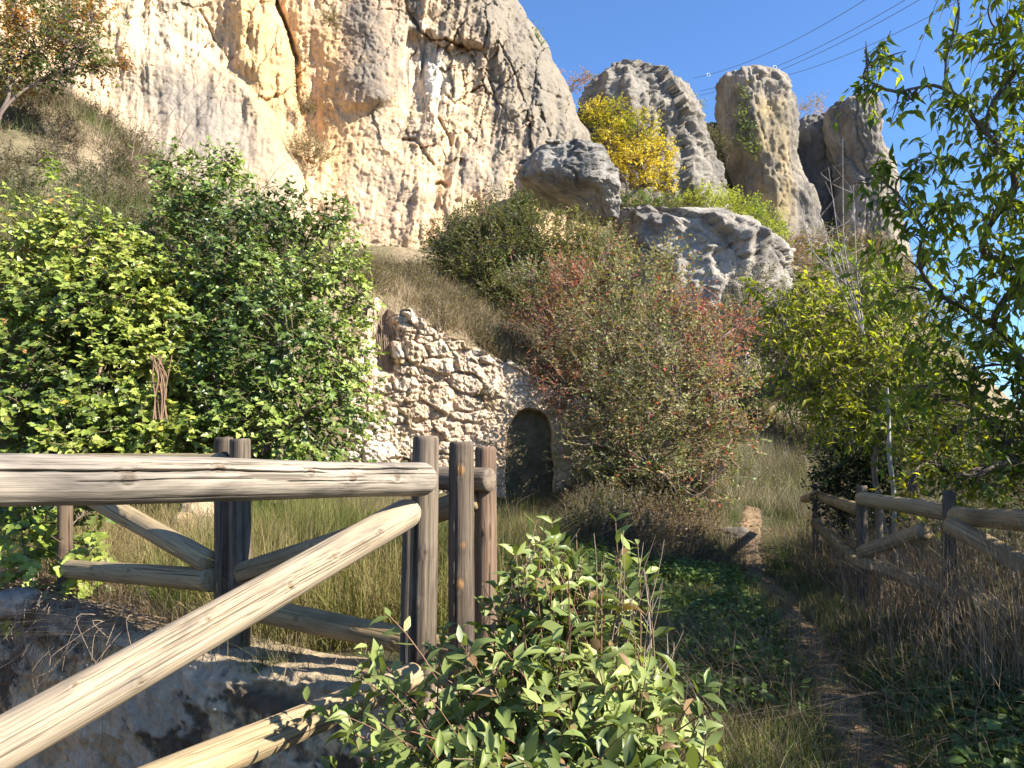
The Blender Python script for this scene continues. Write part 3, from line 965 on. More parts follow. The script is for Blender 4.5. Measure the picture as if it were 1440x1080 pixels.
def fences():
    # nearest fence: rails and brace nailed to one post, running out of view to the left
    f = thing("log_fence", "nearest pale log fence with a long sloping brace", "fence", P(600, 985, 3.46))
    A, B = P(-700, 680, 1.25), P(604, 673, 3.34)
    dr = (B - A) / np.linalg.norm(B - A)
    k = 1.0
    L = np.linalg.norm(B - A)
    up = math.pi / 2
    log("rail", A, B, .066, .066, W_GREY, f, 1, ns=150, step=.007, round1=.06,
        cracks=[(L - 1.78, L - .66, 2.78, .06, .040), (L - .80, L - .03, 2.52, .06, .038), (L - .5, L - .0, 2.85, .035, .022), (L - 2.4, L - 1.6, 2.7, .05, .03), (L - .62, L - .22, 2.30, .03, .016), (L - 1.1, L - .6, 2.25, .03, .016), (L - 1.6, L - 1.0, 3.15, .025, .012), (L - .95, L - .4, 3.2, .025, .012), (L - 1.45, L - .9, 2.45, .03, .02)],
        knots=[(L - 1.12, 2.55, .020), (L - .30, 2.95, .017), (L - .55, 3.0, .018), (L - 1.42, 3.0, .02), (L - .75, 2.7, .016)], wob=.010)
    A, B = P(-330, 1236, 1.62), P(583, 716, 3.36)
    L = np.linalg.norm(B - A)
    log("brace", A, B, .068, .062, W_TAN, f, 2, ns=140, step=.007, round1=.07,
        cracks=[(L - 1.5, L - .5, 2.6, .04, .022), (L - 1.0, L - .12, 2.95, .035, .020), (L - 2.1, L - 1.2, 2.8, .045, .016), (L - .8, L - .1, 2.35, .03, .016), (L - .9, L - .35, 3.15, .025, .014), (L - 1.9, L - .9, 3.2, .035, .012), (L - 1.2, L - .35, 3.3, .03, .010), (L - 1.7, L - .8, 2.1, .03, .012)],
        knots=[(L - .30, 2.85, .011), (L - .56, 2.75, .010), (L - .78, 3.0, .011), (L - 1.1, 2.4, .008), (L - 1.35, 3.3, .009), (L - 1.75, 2.3, .012), (L - 1.5, 2.1, .008)], wob=.006)
    A, B = P(-300, 1320, 1.75), P(583, 950, 3.38)
    L = np.linalg.norm(B - A)
    log("rail", A, B, .062, .058, W_YEL, f, 3, ns=110, step=.008, cracks=[(L - 1.5, L - .02, 2.55, .04, .018), (L - 1.2, L - .3, 2.0, .03, .010)], knots=[(L - .5, 2.2, .01), (L - 1.1, 2.9, .012)], col=(1.1, 1.05, .95))
    post("post", 599, 613, 990, 3.50, 18.5, W_DARK, f, 4, du=-7, cracks=[(.1, .95, 1.0, .07, .034), (.4, 1.3, 1.9, .05, .016)], knots=[(.78, 1.9, .014), (.55, 1.3, .012)], col=(1.45, 1.36, 1.22))
    post("post", 577, 712, 985, 3.64, 11, W_DARK, f, 5, du=-3)
    # fence standing on the retaining wall
    f = thing("log_fence", "middle log fence standing on the stained retaining wall", "fence", P(330, 920, 4.7))
    post("post", 649, 621, 985, 3.74, 18.0, W_DARK, f, 6, cracks=[(.2, 1.2, 1.15, .05, .024), (.3, 1.3, 2.3, .05, .022)], kcol=(3.4, 2.3, 1.0), knots=[(1.19, 1.55, .022), (.84, 1.75, .012), (.66, 1.5, .020)], col=(1.15, 1.05, .95))
    post("post", 683, 628, 975, 3.92, 16.0, W_DARK, f, 7, cracks=[(.1, 1.1, 1.9, .04, .018)], knots=[(.9, 1.5, .014)], col=(1.6, 1.28, 1.05))
    post("post", 338, 617, 920, 4.62, 14.5, W_DARK, f, 8, cracks=[(.2, 1.2, 1.4, .05, .018)], knots=[(.5, 1.7, .02)], col=(1.5, 1.4, 1.25))
    post("post", 315, 615, 918, 4.76, 12.5, W_DARK, f, 9, col=(1.2, 1.12, 1.0))
    post("post", 92, 640, 870, 6.0, 9.5, W_DARK, f, 10, col=(1.2, 1.0, .8))
    log("rail", P(88, 650, 5.95), P(312, 652, 4.66), .062, .062, W_YEL, f, 11, ns=48, step=.02, knots=[(.5, 2.6, .018), (.9, 2.4, .015), (1.3, 2.7, .02)], col=(.85, .85, .75))
    log("rail", P(322, 660, 4.70), P(690, 675, 3.84), .062, .06, W_GREY, f, 12, ns=60, step=.015, cracks=[(.1, 1.6, 2.2, .03, .015)], col=(.75, .68, .62))
    log("brace", P(118, 692, 5.72), P(296, 792, 4.74), .068, .068, W_YEL, f, 13, ns=60, step=.015, round1=.02, knots=[(.3, 2.8, .014), (.75, 2.6, .012)], col=(.95, .92, .85))
    log("rail", P(98, 800, 5.85), P(298, 816, 4.72), .068, .070, W_YEL, f, 14, ns=60, step=.015, knots=[(.5, 2.8, .015), (1.0, 2.7, .016)], col=(.92, .9, .82))
    log("brace", P(336, 808, 4.55), P(672, 700, 3.90), .066, .060, W_MID, f, 15, ns=60, step=.015, round0=.05, knots=[(.15, 2.8, .012), (.6, 2.8, .012)], col=(.85, .82, .78))
    log("rail", P(326, 850, 4.62), P(690, 925, 3.84), .066, .066, W_MID, f, 16, ns=72, step=.012, knots=[(.55, 2.9, .018), (.95, 2.6, .014), (1.2, 3.3, .02)], cracks=[(.3, 1.6, 2.7, .02, .01)], col=(.92, .9, .82))
    # fence along the right of the path
    f = thing("log_fence", "shaded brown log fence in dry stalks right of the path", "fence", P(1212, 850, 7.0))
    post("post", 1212, 683, 850, 7.0, 7.5, W_DARK, f, 17, col=(1.2, 1.15, 1.05))
    post("post", 1236, 700, 850, 7.15, 5, W_DARK, f, 18, col=(2.2, 2.1, 2.0))
    post("post", 1335, 690, 880, 5.75, 9, W_DARK, f, 19)
    post("post", 1148, 680, 765, 10.3, 5.5, W_DARK, f, 20)
    post("post", 1500, 690, 900, 4.4, 13, W_DARK, f, 21)
    log("rail", P(1210, 701, 6.95), P(1345, 722, 5.72), .060, .066, W_MID, f, 22, ns=40, step=.025)
    log("rail", P(1336, 724, 5.80), P(1560, 742, 4.2), .066, .066, W_MID, f, 23, ns=40, step=.025)
    log("brace", P(1212, 778, 6.88), P(1302, 746, 6.05), .062, .064, W_MID, f, 24, ns=40, step=.025)
    log("brace", P(1336, 738, 5.66), P(1560, 860, 4.35), .066, .066, W_MID, f, 25, ns=40, step=.025)
    log("rail", P(1210, 789, 6.92), P(1345, 838, 5.68), .058, .064, W_MID, f, 26, ns=40, step=.025)
    log("rail", P(1336, 834, 5.75), P(1560, 905, 4.3), .064, .064, W_MID, f, 27, ns=40, step=.025)
    log("rail", P(1146, 696, 10.2), P(1212, 718, 7.05), .062, .060, W_MID, f, 28, ns=32, step=.04, col=(.8, .8, .7))
    log("rail", P(1146, 735, 10.2), P(1212, 800, 7.05), .060, .060, W_MID, f, 29, ns=32, step=.04, col=(.6, .6, .5))
    log("rail", P(1130, 702, 11.4), P(1150, 696, 10.4), .058, .06, W_MID, f, 30, ns=32, step=.04)


fences()

# ------------------------------------------------------------------ plants
def curve_pts(a, b, bend, k, rs):
    """k points from a to b (N,3) with a sideways bow and an upward sag/arch"""
    t = np.linspace(0, 1, k)[None, :, None]
    mid = (a + b) / 2 + bend
    return (1 - t) ** 2 * a[:, None] + 2 * t * (1 - t) * mid[:, None] + t ** 2 * b[:, None]


def pick(pal, n, rs, pos=None, sc=1.0, spread=.18):
    """leaf colours: patches of the palette plus leaf-to-leaf variation"""
    pal = np.array(pal, float)
    if pos is not None:
        q = fbm(pos * sc + 5.5, 3) * 1.5 + .5 + rs.normal(0, .22, n)
    else:
        q = rs.uniform(0, 1, n)
    q = np.clip(q, 0, .999) * (len(pal) - 1)
    i = np.minimum(q.astype(int), len(pal) - 2)
    f = (q - i)[:, None]
    c = pal[i] * (1 - f) + pal[i + 1] * f
    return c * rs.lognormal(0, spread, n)[:, None]


def sprigs(lobes, leafL, asp, cover, m, Ls, pal, tm, rs, acc, tacc=None, droop=0., up=.35, psc=.8, twig_col=(.12, .09, .06), squash=.85, inner=.35, spread=.18, facing=None, lump=.5, special=None, twr=.0035):
    """leafy twigs spread through round lobes (centre, radius); returns twig bases for branches"""
    bases = []
    for li, (c, r) in enumerate(lobes):
        n = max(int(cover * math.pi * r * r * 2 / (leafL * leafL * asp * .55) / m), 4)
        d = nrm(rs.normal(size=(n, 3)))
        lum = 1 + lump * fbm(d * 1.6 + c * 1.3 + li, 3)
        rad = r * lum * np.where(rs.uniform(size=n) < inner, rs.uniform(.2, .8, n), rs.uniform(.78, 1.02, n))
        pos = c + d * rad[:, None] * np.array([1, 1, squash])
        ax = nrm(d + np.array([0, 0, up]) + rs.normal(0, .45, (n, 3)))
        ls = Ls * rs.uniform(.6, 1.3, n)
        b = pos - ax * ls[:, None] * .5
        e = b + ax * ls[:, None] + np.array([0, 0, -droop]) * ls[:, None]
        t = (np.arange(m) + .6) / m
        tt = np.clip(t[None] + rs.normal(0, .08, (n, m)), .05, 1.05)[..., None]
        lp = b[:, None] * (1 - tt) + e[:, None] * tt + np.array([0, 0, droop * .5 * Ls]) * (4 * tt * (1 - tt)) * .3
        side = nrm(np.cross(ax, nrm(np.array([0, 0, 1.]) + rs.normal(0, .4, (n, 3)))))
        alt = np.where(np.arange(m) % 2 == 0, 1., -1.)[None, :, None]
        ld = ax[:, None] * (.35 + .5 * tt) + side[:, None] * alt * .9 + np.array([0, 0, -droop * 1.3]) + rs.normal(0, .28, (n, m, 3))
        nv = np.array([0, 0, .75]) + d[:, None] * .55 + rs.normal(0, .38, (n, m, 3))
        if facing is not None:
            nv = nv * .55 + np.array(facing) * .9
        L = leafL * rs.uniform(.65, 1.25, (n, m))
        pl = pal[li % len(pal)] if isinstance(pal[0][0], (list, tuple)) else pal
        cc = pick(pl, n * m, rs, np.repeat(pos, m, 0), psc, spread)
        if special is not None:
            sc_, frac = special
            hit = rs.uniform(size=n * m) < frac
            cc[hit] = np.array(sc_)[rs.integers(0, len(sc_), hit.sum())]
        leaves(acc, lp.reshape(-1, 3), ld.reshape(-1, 3), nv.reshape(-1, 3), L.ravel(), asp * rs.uniform(.85, 1.15, n * m), tm, cc)
        if tacc is not None:
            pts = np.stack([b, (b + e) / 2 + np.array([0, 0, droop * .1 * Ls]), e], 1)
            rr = np.repeat(np.array([[twr * 1.2, twr, twr * .5]]), n, 0)
            V, _, F4 = tubes(pts, rr, 3)
            tacc.add(V, None, F4, np.array(twig_col))
        bases.append(b)
    return bases


def limbs(acc, base, lobes, bases, r0, rs, col, fork=.35, per=6, k=9, up=.25, sides=7, lr=.7):
    """trunk from base; each lobe's limb grows out of the nearest limb nearer the trunk; branchlets out to the twigs"""
    base = np.array(base, float)
    cs = np.array([c for c, r in lobes])
    near_ = cs[np.argsort(np.linalg.norm(cs - base, axis=1))[:max(2, len(cs) // 3)]].mean(0)
    top = base * (1 - fork) + near_ * fork
    col = np.array(col)
    tp = curve_pts(base[None], top[None], rs.normal(0, .05, (1, 3)) * np.linalg.norm(top - base), k, rs)
    V, _, F4 = tubes(tp, np.linspace(r0, r0 * .75, k)[None], sides + 2)
    acc.add(V, None, F4, col)
    nodes, pd, par = [top], [0.], [-1]
    order = np.argsort(np.linalg.norm(cs - top, axis=1))
    for i in order:
        dd = [np.linalg.norm(cs[i] - q) + .35 * l for q, l in zip(nodes, pd)]
        b = int(np.argmin(dd))
        par.append(b)
        pd.append(pd[b] + np.linalg.norm(cs[i] - nodes[b]))
        nodes.append(cs[i])
    cnt = np.ones(len(nodes))
    for q in range(len(nodes) - 1, 0, -1):
        cnt[par[q]] += cnt[q]
    rad = r0 * lr * (cnt / cnt[0]) ** .5
    tang = [nrm(top - base)]
    for q in range(1, len(nodes)):
        a, e = nodes[par[q]], nodes[q]
        l = np.linalg.norm(e - a)
        mid = a + tang[par[q]] * l * .35 + (e - a) * .15 + rs.normal(0, .07, 3) * l
        t = np.linspace(0, 1, k)[:, None]
        pp = (1 - t) ** 2 * a + 2 * t * (1 - t) * mid + t ** 2 * e
        jit = np.cumsum(rs.normal(0, .010, pp.shape), 0) * l
        pp = pp + jit * (4 * t * (1 - t))
        tang.append(nrm(pp[-1] - pp[-2]))
        V, _, F4 = tubes(pp[None], np.linspace(rad[q], rad[q] * .62, k)[None], sides)
        acc.add(V, None, F4, col)
        li = order[q - 1]
        b = bases[li]
        r = lobes[li][1]
        pk = b[rs.integers(0, len(b), per * 3)]
        s0 = pp[rs.integers(k // 2, k, per * 3)]
        qq = curve_pts(s0, pk, rs.normal(0, .1, pk.shape) * r + np.array([0, 0, .12 * r]), 5, rs)
        rb_ = min(rad[q] * .5, r0 * .12)
        V, _, F4 = tubes(qq, np.linspace(rb_, rb_ * .3, 5)[None] * np.ones((len(qq), 1)), 4)
        acc.add(V, None, F4, col)


def plant(name, label, cat, base, lob, leafL, asp, cover, m, Ls, pal, tm, mt, seed, parts=('crown', 'trunk'), r0=.08, bark=(.17, .13, .10), group=None, limb=True, per=6, fork=.35, lr=.7, **kw):
    rs = np.random.default_rng(seed)
    lobes = [(P(u, v, d), r * d / FPX) for u, v, r, d in lob]
    root = thing(name, label, cat, base, group)
    fa, ta = Acc(), Acc()
    bs = sprigs(lobes, leafL, asp, cover, m, Ls, pal, tm, rs, fa, ta, twig_col=bark, **kw)
    fa.build(parts[0], mt, root, smooth=False)
    if limb:
        limbs(ta, base, lobes, bs, r0, rs, bark, fork, per, lr=lr)
    ta.build(parts[1], M_BARK, root)
    return root


def on_ground(u, d, dz=-.05):
    x = float(P(u, 640, d)[0])
    return np.array([x, d, float(gz(x, d)) + dz])


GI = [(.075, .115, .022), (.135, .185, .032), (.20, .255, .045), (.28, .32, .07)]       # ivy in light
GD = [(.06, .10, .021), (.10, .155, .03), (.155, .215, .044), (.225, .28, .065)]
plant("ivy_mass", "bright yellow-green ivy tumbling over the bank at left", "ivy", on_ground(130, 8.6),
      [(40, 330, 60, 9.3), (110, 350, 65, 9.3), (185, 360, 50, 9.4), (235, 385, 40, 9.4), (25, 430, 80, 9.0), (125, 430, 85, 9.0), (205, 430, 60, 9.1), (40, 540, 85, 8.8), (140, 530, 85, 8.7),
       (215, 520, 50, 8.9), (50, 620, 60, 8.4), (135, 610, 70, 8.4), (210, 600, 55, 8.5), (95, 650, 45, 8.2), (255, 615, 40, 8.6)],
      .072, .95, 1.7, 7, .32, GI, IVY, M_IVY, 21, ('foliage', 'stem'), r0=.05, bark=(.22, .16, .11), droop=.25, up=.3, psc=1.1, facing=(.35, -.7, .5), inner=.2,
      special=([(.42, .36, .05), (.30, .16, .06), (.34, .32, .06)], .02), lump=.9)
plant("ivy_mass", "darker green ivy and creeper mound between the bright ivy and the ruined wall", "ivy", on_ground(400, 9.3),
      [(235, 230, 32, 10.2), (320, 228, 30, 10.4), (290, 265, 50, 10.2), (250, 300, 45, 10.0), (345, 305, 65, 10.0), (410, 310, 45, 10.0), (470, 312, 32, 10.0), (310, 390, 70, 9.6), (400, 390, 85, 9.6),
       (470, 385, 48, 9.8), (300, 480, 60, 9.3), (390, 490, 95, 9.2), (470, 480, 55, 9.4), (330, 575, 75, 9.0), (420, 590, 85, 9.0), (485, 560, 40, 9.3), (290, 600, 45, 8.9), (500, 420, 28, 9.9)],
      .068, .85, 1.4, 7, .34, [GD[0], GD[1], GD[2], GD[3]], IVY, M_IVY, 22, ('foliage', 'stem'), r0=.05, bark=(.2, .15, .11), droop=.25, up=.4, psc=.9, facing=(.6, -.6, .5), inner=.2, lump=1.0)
plant("ivy_mass", "small ivy patch hanging over the left end of the retaining wall", "ivy", P(60, 860, 6.0),
      [(20, 690, 45, 6.5), (75, 690, 40, 6.5), (125, 715, 26, 6.4), (30, 740, 45, 6.1), (90, 750, 40, 6.1), (40, 790, 40, 6.0), (100, 700, 30, 6.3), (110, 800, 30, 5.95), (70, 830, 32, 5.9), (25, 850, 34, 5.85), (130, 770, 26, 6.0), (90, 860, 22, 5.85), (10, 700, 40, 6.3)],
      .085, .95, 1.0, 6, .28, GI, IVY, M_IVY, 23, ('foliage', 'stem'), r0=.02, droop=.35, facing=(.3, -.7, .5), psc=1.5)

# shrubs in front of the cliff
plant("shrub", "dense olive-green mastic shrub at the foot of the cliff", "shrub", on_ground(740, 18.3),
      [(630, 345, 36, 18), (665, 320, 36, 18.2), (712, 310, 42, 18.4), (690, 370, 60, 18), (755, 345, 58, 18.2), (815, 345, 42, 18.4), (740, 420, 50, 17.6), (650, 385, 34, 17.8), (845, 345, 26, 18.6), (733, 285, 18, 18.6), (700, 415, 45, 17.6), (800, 400, 48, 18)],
      .07, .5, 1.5, 8, .32, [(.05, .075, .02), (.085, .115, .03), (.13, .15, .045), (.17, .17, .06)], KITE, M_LEAF, 31, r0=.10, up=.5, psc=.8, lump=.7,
      special=([(.28, .15, .08), (.25, .24, .05)], .06))
RB = [[(.09, .125, .042), (.17, .20, .075), (.26, .26, .12), (.27, .26, .13)], [(.10, .15, .045), (.18, .20, .075), (.32, .18, .12), (.16, .21, .07)], [(.20, .11, .06), (.34, .14, .105), (.40, .14, .12), (.20, .19, .08)]]
rl = [(800, 400, 45, 12.8), (855, 390, 48, 13), (905, 410, 48, 13), (785, 465, 48, 12.4), (850, 470, 75, 12.4), (925, 470, 62, 12.6), (975, 435, 36, 13), (790, 540, 34, 12.0), (870, 550, 80, 11.8), (950, 545, 70, 12),
      (1000, 500, 38, 12.4), (860, 630, 58, 11.4), (930, 630, 75, 11.4), (995, 600, 40, 11.8), (900, 690, 50, 11.2), (840, 680, 36, 11.2), (965, 690, 36, 11.3), (760, 430, 28, 12.8), (1010, 545, 25, 12.2), (745, 385, 24, 13.2), (1040, 455, 26, 12.8), (1045, 600, 26, 11.6), (1055, 525, 24, 12.4), (860, 345, 30, 13.4), (935, 365, 28, 13.4), (1020, 650, 26, 11.4), (800, 620, 22, 11.6)]
rl = [(u, v, r, d + (1.4 if u - r < 860 else .7)) for u, v, r, d in rl]
plant("bush", "large bush with dull green and reddish autumn leaves beside the niche", "bush", on_ground(895, 12.6),
      rl, .07, .52, 1.05, 8, .36, [RB[i] for i in (2, 0, 0, 2, 0, 1, 2, 2, 0, 0, 2, 0, 1, 1, 0, 0, 1, 2, 2, 0, 2, 1, 0, 1, 0, 1, 0)], KITE, M_LEAF, 32, ('foliage', 'stem'), r0=.07, bark=(.26, .2, .17), up=.45, psc=1.6, lump=1.3, per=10, inner=.12,
      special=([(.36, .05, .05), (.42, .09, .08), (.30, .18, .06)], .06))
plant("tree", "rounded tree with golden-yellow autumn crown by the cliff edge", "tree", on_ground(868, 31),
      [(828, 160, 24, 32), (862, 162, 28, 32), (900, 185, 30, 32), (855, 196, 30, 32), (925, 212, 26, 32), (935, 242, 20, 31.6), (895, 225, 30, 31.6), (938, 265, 12, 31.5), (858, 228, 20, 31.6), (908, 258, 18, 31.3)],
      .11, .6, 1.1, 8, .5, [(.22, .28, .03), (.36, .34, .03), (.50, .40, .035), (.58, .46, .05)], KITE, M_LEAF, 33, r0=.16, bark=(.13, .10, .08), fork=.4, per=14, lump=.6, squash=.8)
plant("bush", "bright yellow-green bush on the ledge below the ivy pinnacle", "bush", on_ground(1030, 33),
      [(985, 276, 20, 33), (1015, 282, 26, 33), (1048, 297, 28, 33), (1078, 316, 28, 32.5), (1092, 338, 20, 32), (1000, 296, 22, 32.5), (965, 282, 14, 33), (1040, 320, 26, 32), (950, 290, 12, 33)],
      .12, .5, 1.0, 8, .5, [(.20, .27, .04), (.28, .34, .05), (.36, .40, .07)], KITE, M_LEAF, 34, ('foliage', 'stem'), r0=.06, up=.9, lump=.4)
plant("bush", "dark green low bush beside the yellow tree", "bush", on_ground(900, 30),
      [(885, 292, 20, 30.5), (910, 288, 20, 30.5), (935, 292, 18, 30.5), (862, 290, 10, 30.5)],
      .12, .5, 1.1, 8, .45, [(.04, .09, .025), (.08, .14, .035), (.12, .18, .04)], KITE, M_LEAF, 35, ('foliage', 'stem'), r0=.05, up=.5)
# skyline plants
for i, (nm, lb, base, lob, pal, cov) in enumerate([
        ("shrub", "small russet shrub on the cliff shoulder left of the ridge knob", (800, 39), [(815, 112, 15, 39), (828, 105, 10, 39), (805, 120, 10, 39), (785, 105, 7, 38)], [(.20, .17, .08), (.34, .18, .09), (.42, .22, .12)], .5),
        ("shrub", "pale russet shrub on the ridge left of the slim sapling", (935, 40), [(930, 132, 10, 40), (945, 140, 9, 40), (918, 140, 6, 40)], [(.30, .24, .13), (.40, .22, .12), (.42, .28, .16)], .45),
        ("shrub", "thin russet shrub on the skyline between the two pinnacles", (1140, 47), [(1130, 150, 12, 47), (1150, 145, 14, 47), (1160, 160, 10, 47), (1118, 165, 9, 47), (1143, 165, 14, 47)], [(.28, .22, .09), (.42, .24, .09), (.46, .32, .12)], .35),
        ("sapling", "slim pale green sapling left of the ivy pinnacle", (975, 41), [(965, 125, 7, 41), (970, 140, 11, 41), (978, 155, 13, 41), (985, 145, 8, 41), (963, 155, 8, 41), (972, 170, 14, 41)], [(.20, .24, .10), (.28, .32, .13), (.30, .30, .12)], .45),
        ("shrub", "dark scrub in the cleft left of the ivy pinnacle", (1000, 41), [(995, 190, 16, 41), (1010, 205, 18, 41), (985, 200, 12, 41), (1005, 235, 20, 41.5), (990, 180, 10, 41)], [(.05, .06, .03), (.09, .10, .05), (.16, .15, .08)], .9),
        ("shrub", "green tuft clinging to the top edge of the big cliff", (752, 29.5), [(752, 48, 8, 29.8), (756, 60, 8, 29.8), (753, 72, 6, 29.8)], [(.08, .14, .04), (.14, .20, .05)], 1.2)]):
    b = P(base[0], max(v + r for u, v, r, d in lob) + 14, base[1])
    plant(nm, lb, "shrub" if nm == "shrub" else "tree", b, lob, .11, .5, cov, 7, .5, pal, KITE, M_LEAF, 40 + i, ('foliage', 'stem'), r0=.04, up=.9, per=8, bark=(.25, .2, .16))
plant("climbing_ivy", "ivy climbing the face of the tall pinnacle", "ivy", P(1055, 215, 40.7),
      [(1044, 125, 9, 40.9), (1048, 145, 10, 40.8), (1046, 165, 12, 40.7), (1050, 185, 13, 40.7), (1056, 205, 12, 40.7), (1060, 215, 8, 40.7), (1040, 195, 9, 40.8)],
      .13, .8, .9, 6, .4, [(.07, .11, .035), (.12, .17, .045), (.2, .24, .06)], KITE, M_LEAF, 50, ('foliage', 'stem'), r0=.04, up=.2, facing=(.3, -.7, .4), squash=1.2)
plant("scrub", "reddish scrub on the slope under the rock pinnacles", "scrub", on_ground(1170, 36),
      [(1120, 345, 22, 36), (1160, 340, 26, 36), (1200, 345, 26, 36), (1235, 350, 22, 36), (1140, 370, 26, 35), (1190, 375, 28, 35), (1240, 380, 24, 35)],
      .12, .5, .9, 7, .5, [(.10, .12, .05), (.22, .16, .09), (.32, .16, .11), (.16, .18, .06)], KITE, M_LEAF, 51, ('foliage', 'stem'), r0=.05, up=.6)
plant("scrub", "grey-brown thorny scrub against the pale outcrop", "scrub", on_ground(1060, 22),
      [(1060, 400, 34, 22), (1040, 440, 36, 21.5), (1080, 440, 36, 21.5), (1060, 480, 44, 21), (1100, 480, 36, 21), (1110, 430, 26, 21.6), (1010, 470, 26, 21), (1030, 500, 30, 20.5)],
      .08, .5, .75, 8, .5, [(.10, .10, .06), (.17, .15, .09), (.24, .2, .13), (.22, .19, .08)], KITE, M_LEAF, 52, ('foliage', 'stem'), r0=.06, up=.5, lump=.7, bark=(.3, .26, .23), per=14)
plant("scrub", "low green scrub at the top of the sandy slope", "scrub", on_ground(1140, 20),
      [(1110, 540, 36, 19), (1150, 520, 34, 19), (1180, 545, 30, 18), (1070, 545, 30, 19.5), (1040, 540, 22, 19.5), (1150, 575, 24, 18)],
      .08, .5, .7, 8, .5, [(.08, .10, .04), (.14, .16, .06), (.22, .20, .10)], KITE, M_LEAF, 53, ('foliage', 'stem'), r0=.05, up=.5, lump=.7, bark=(.3, .26, .23), per=10)
# tufts on the cliff
for i, (u, v, r, d) in enumerate([(427, 148, 12, 24.4), (432, 205, 24, 24.2), (462, 25, 12, 25.2)]):
    plant("cliff_tuft", ["small dry tuft in the crack beside the orange streaks", "wider dry grass tuft low in the cliff gully", "dark little bush high on the orange cliff face"][i], "plant", P(u, v + r, d + .4),
          [(u, v, r, d), (u + r * .6, v + r * .5, r * .7, d)], .09, .3, .8, 7, .4, [(.14, .12, .06), (.22, .18, .10), (.26, .22, .12)], KITE, M_LEAF, 60 + i, ('foliage', 'stem'), r0=.03, up=.9)
# small tree at the top left
plant("tree", "small tree with orange and green leaves at the top left of the slope", "tree", on_ground(-60, 13.5),
      [(20, 20, 50, 14), (80, 30, 50, 14), (50, 75, 50, 14), (120, 60, 42, 14), (140, 90, 28, 14), (10, 100, 45, 14), (90, 100, 28, 14), (180, 88, 14, 14), (130, 20, 24, 14), (-40, 60, 70, 14.5), (60, -30, 60, 14.5)],
      .085, .5, .75, 8, .45, [(.06, .10, .025), (.10, .15, .035), (.15, .19, .045), (.22, .18, .05), (.40, .19, .05)], KITE, M_LEAF, 70, r0=.07, bark=(.16, .12, .10), psc=1.6, per=12, lump=.7)
plant("sapling", "leafy green shoot standing on the dry bank at left", "plant", on_ground(75, 11.6),
      [(73, 228, 10, 11.6), (75, 245, 14, 11.6), (70, 215, 6, 11.6)], .12, .4, .7, 5, .3, [(.10, .18, .03), (.2, .28, .04)], KITE, M_LEAF, 71, ('foliage', 'stem'), r0=.015, droop=.5)

# right-hand side: dark bush, yellow-green young trees, the near hackberry
plant("bush", "very dark green bush behind the far end of the right fence", "bush", on_ground(1195, 9.6),
      [(1190, 640, 36, 9.6), (1215, 650, 42, 9.7), (1175, 680, 32, 9.5), (1220, 700, 42, 9.6), (1170, 620, 22, 9.7), (1185, 720, 34, 9.5), (1230, 610, 30, 9.8), (1160, 660, 24, 9.3), (1200, 600, 26, 9.8), (1240, 660, 36, 9.6), (1240, 730, 36, 9.2)],
      .06, .6, 1.3, 8, .3, [(.018, .035, .014), (.03, .055, .018), (.05, .08, .025)], KITE, M_LEAF, 80, ('foliage', 'stem'), r0=.04)
YG = [(.065, .11, .025), (.115, .175, .03), (.18, .235, .035), (.27, .29, .04)]
plant("tree", "slender young tree with loose yellow-green leaves behind the right fence", "tree", on_ground(1262, 8.6),
      [(1130, 400, 40, 8.6), (1170, 440, 50, 8.6), (1120, 470, 42, 8.6), (1180, 500, 50, 8.5), (1140, 540, 42, 8.6), (1220, 470, 50, 8.5), (1240, 530, 50, 8.4), (1190, 570, 40, 8.6), (1170, 350, 28, 8.7), (1090, 430, 28, 8.7), (1250, 590, 40, 8.3), (1100, 520, 26, 8.8), (1060, 400, 20, 8.9), (1210, 400, 40, 8.6), (1280, 500, 44, 8.4), (1300, 420, 40, 8.6), (1150, 585, 26, 8.6), (1225, 580, 40, 8.4)],
      .085, .42, .72, 7, .42, YG, LANCE, M_THIN, 81, r0=.05, bark=(.2, .17, .14), droop=.55, up=.4, per=10, lump=.8, fork=.5)
plant("tree", "thicket tree with yellowing vine leaves at the right edge", "tree", on_ground(1420, 9),
      [(1330, 610, 50, 8), (1400, 600, 55, 8.2), (1440, 660, 55, 8), (1370, 670, 50, 7.6), (1300, 560, 40, 8.4), (1440, 590, 45, 8.6), (1310, 650, 40, 7.8), (1280, 690, 34, 7.6), (1480, 620, 60, 8), (1350, 545, 40, 8.6)],
      .08, .6, .7, 7, .4, [(.06, .09, .02), (.12, .16, .025), (.24, .26, .035), (.36, .33, .04)], LANCE, M_THIN, 82, r0=.06, bark=(.14, .11, .09), droop=.4, per=12, lump=.8)
HB = [(.04, .07, .017), (.065, .108, .024), (.10, .155, .03), (.20, .25, .042)]
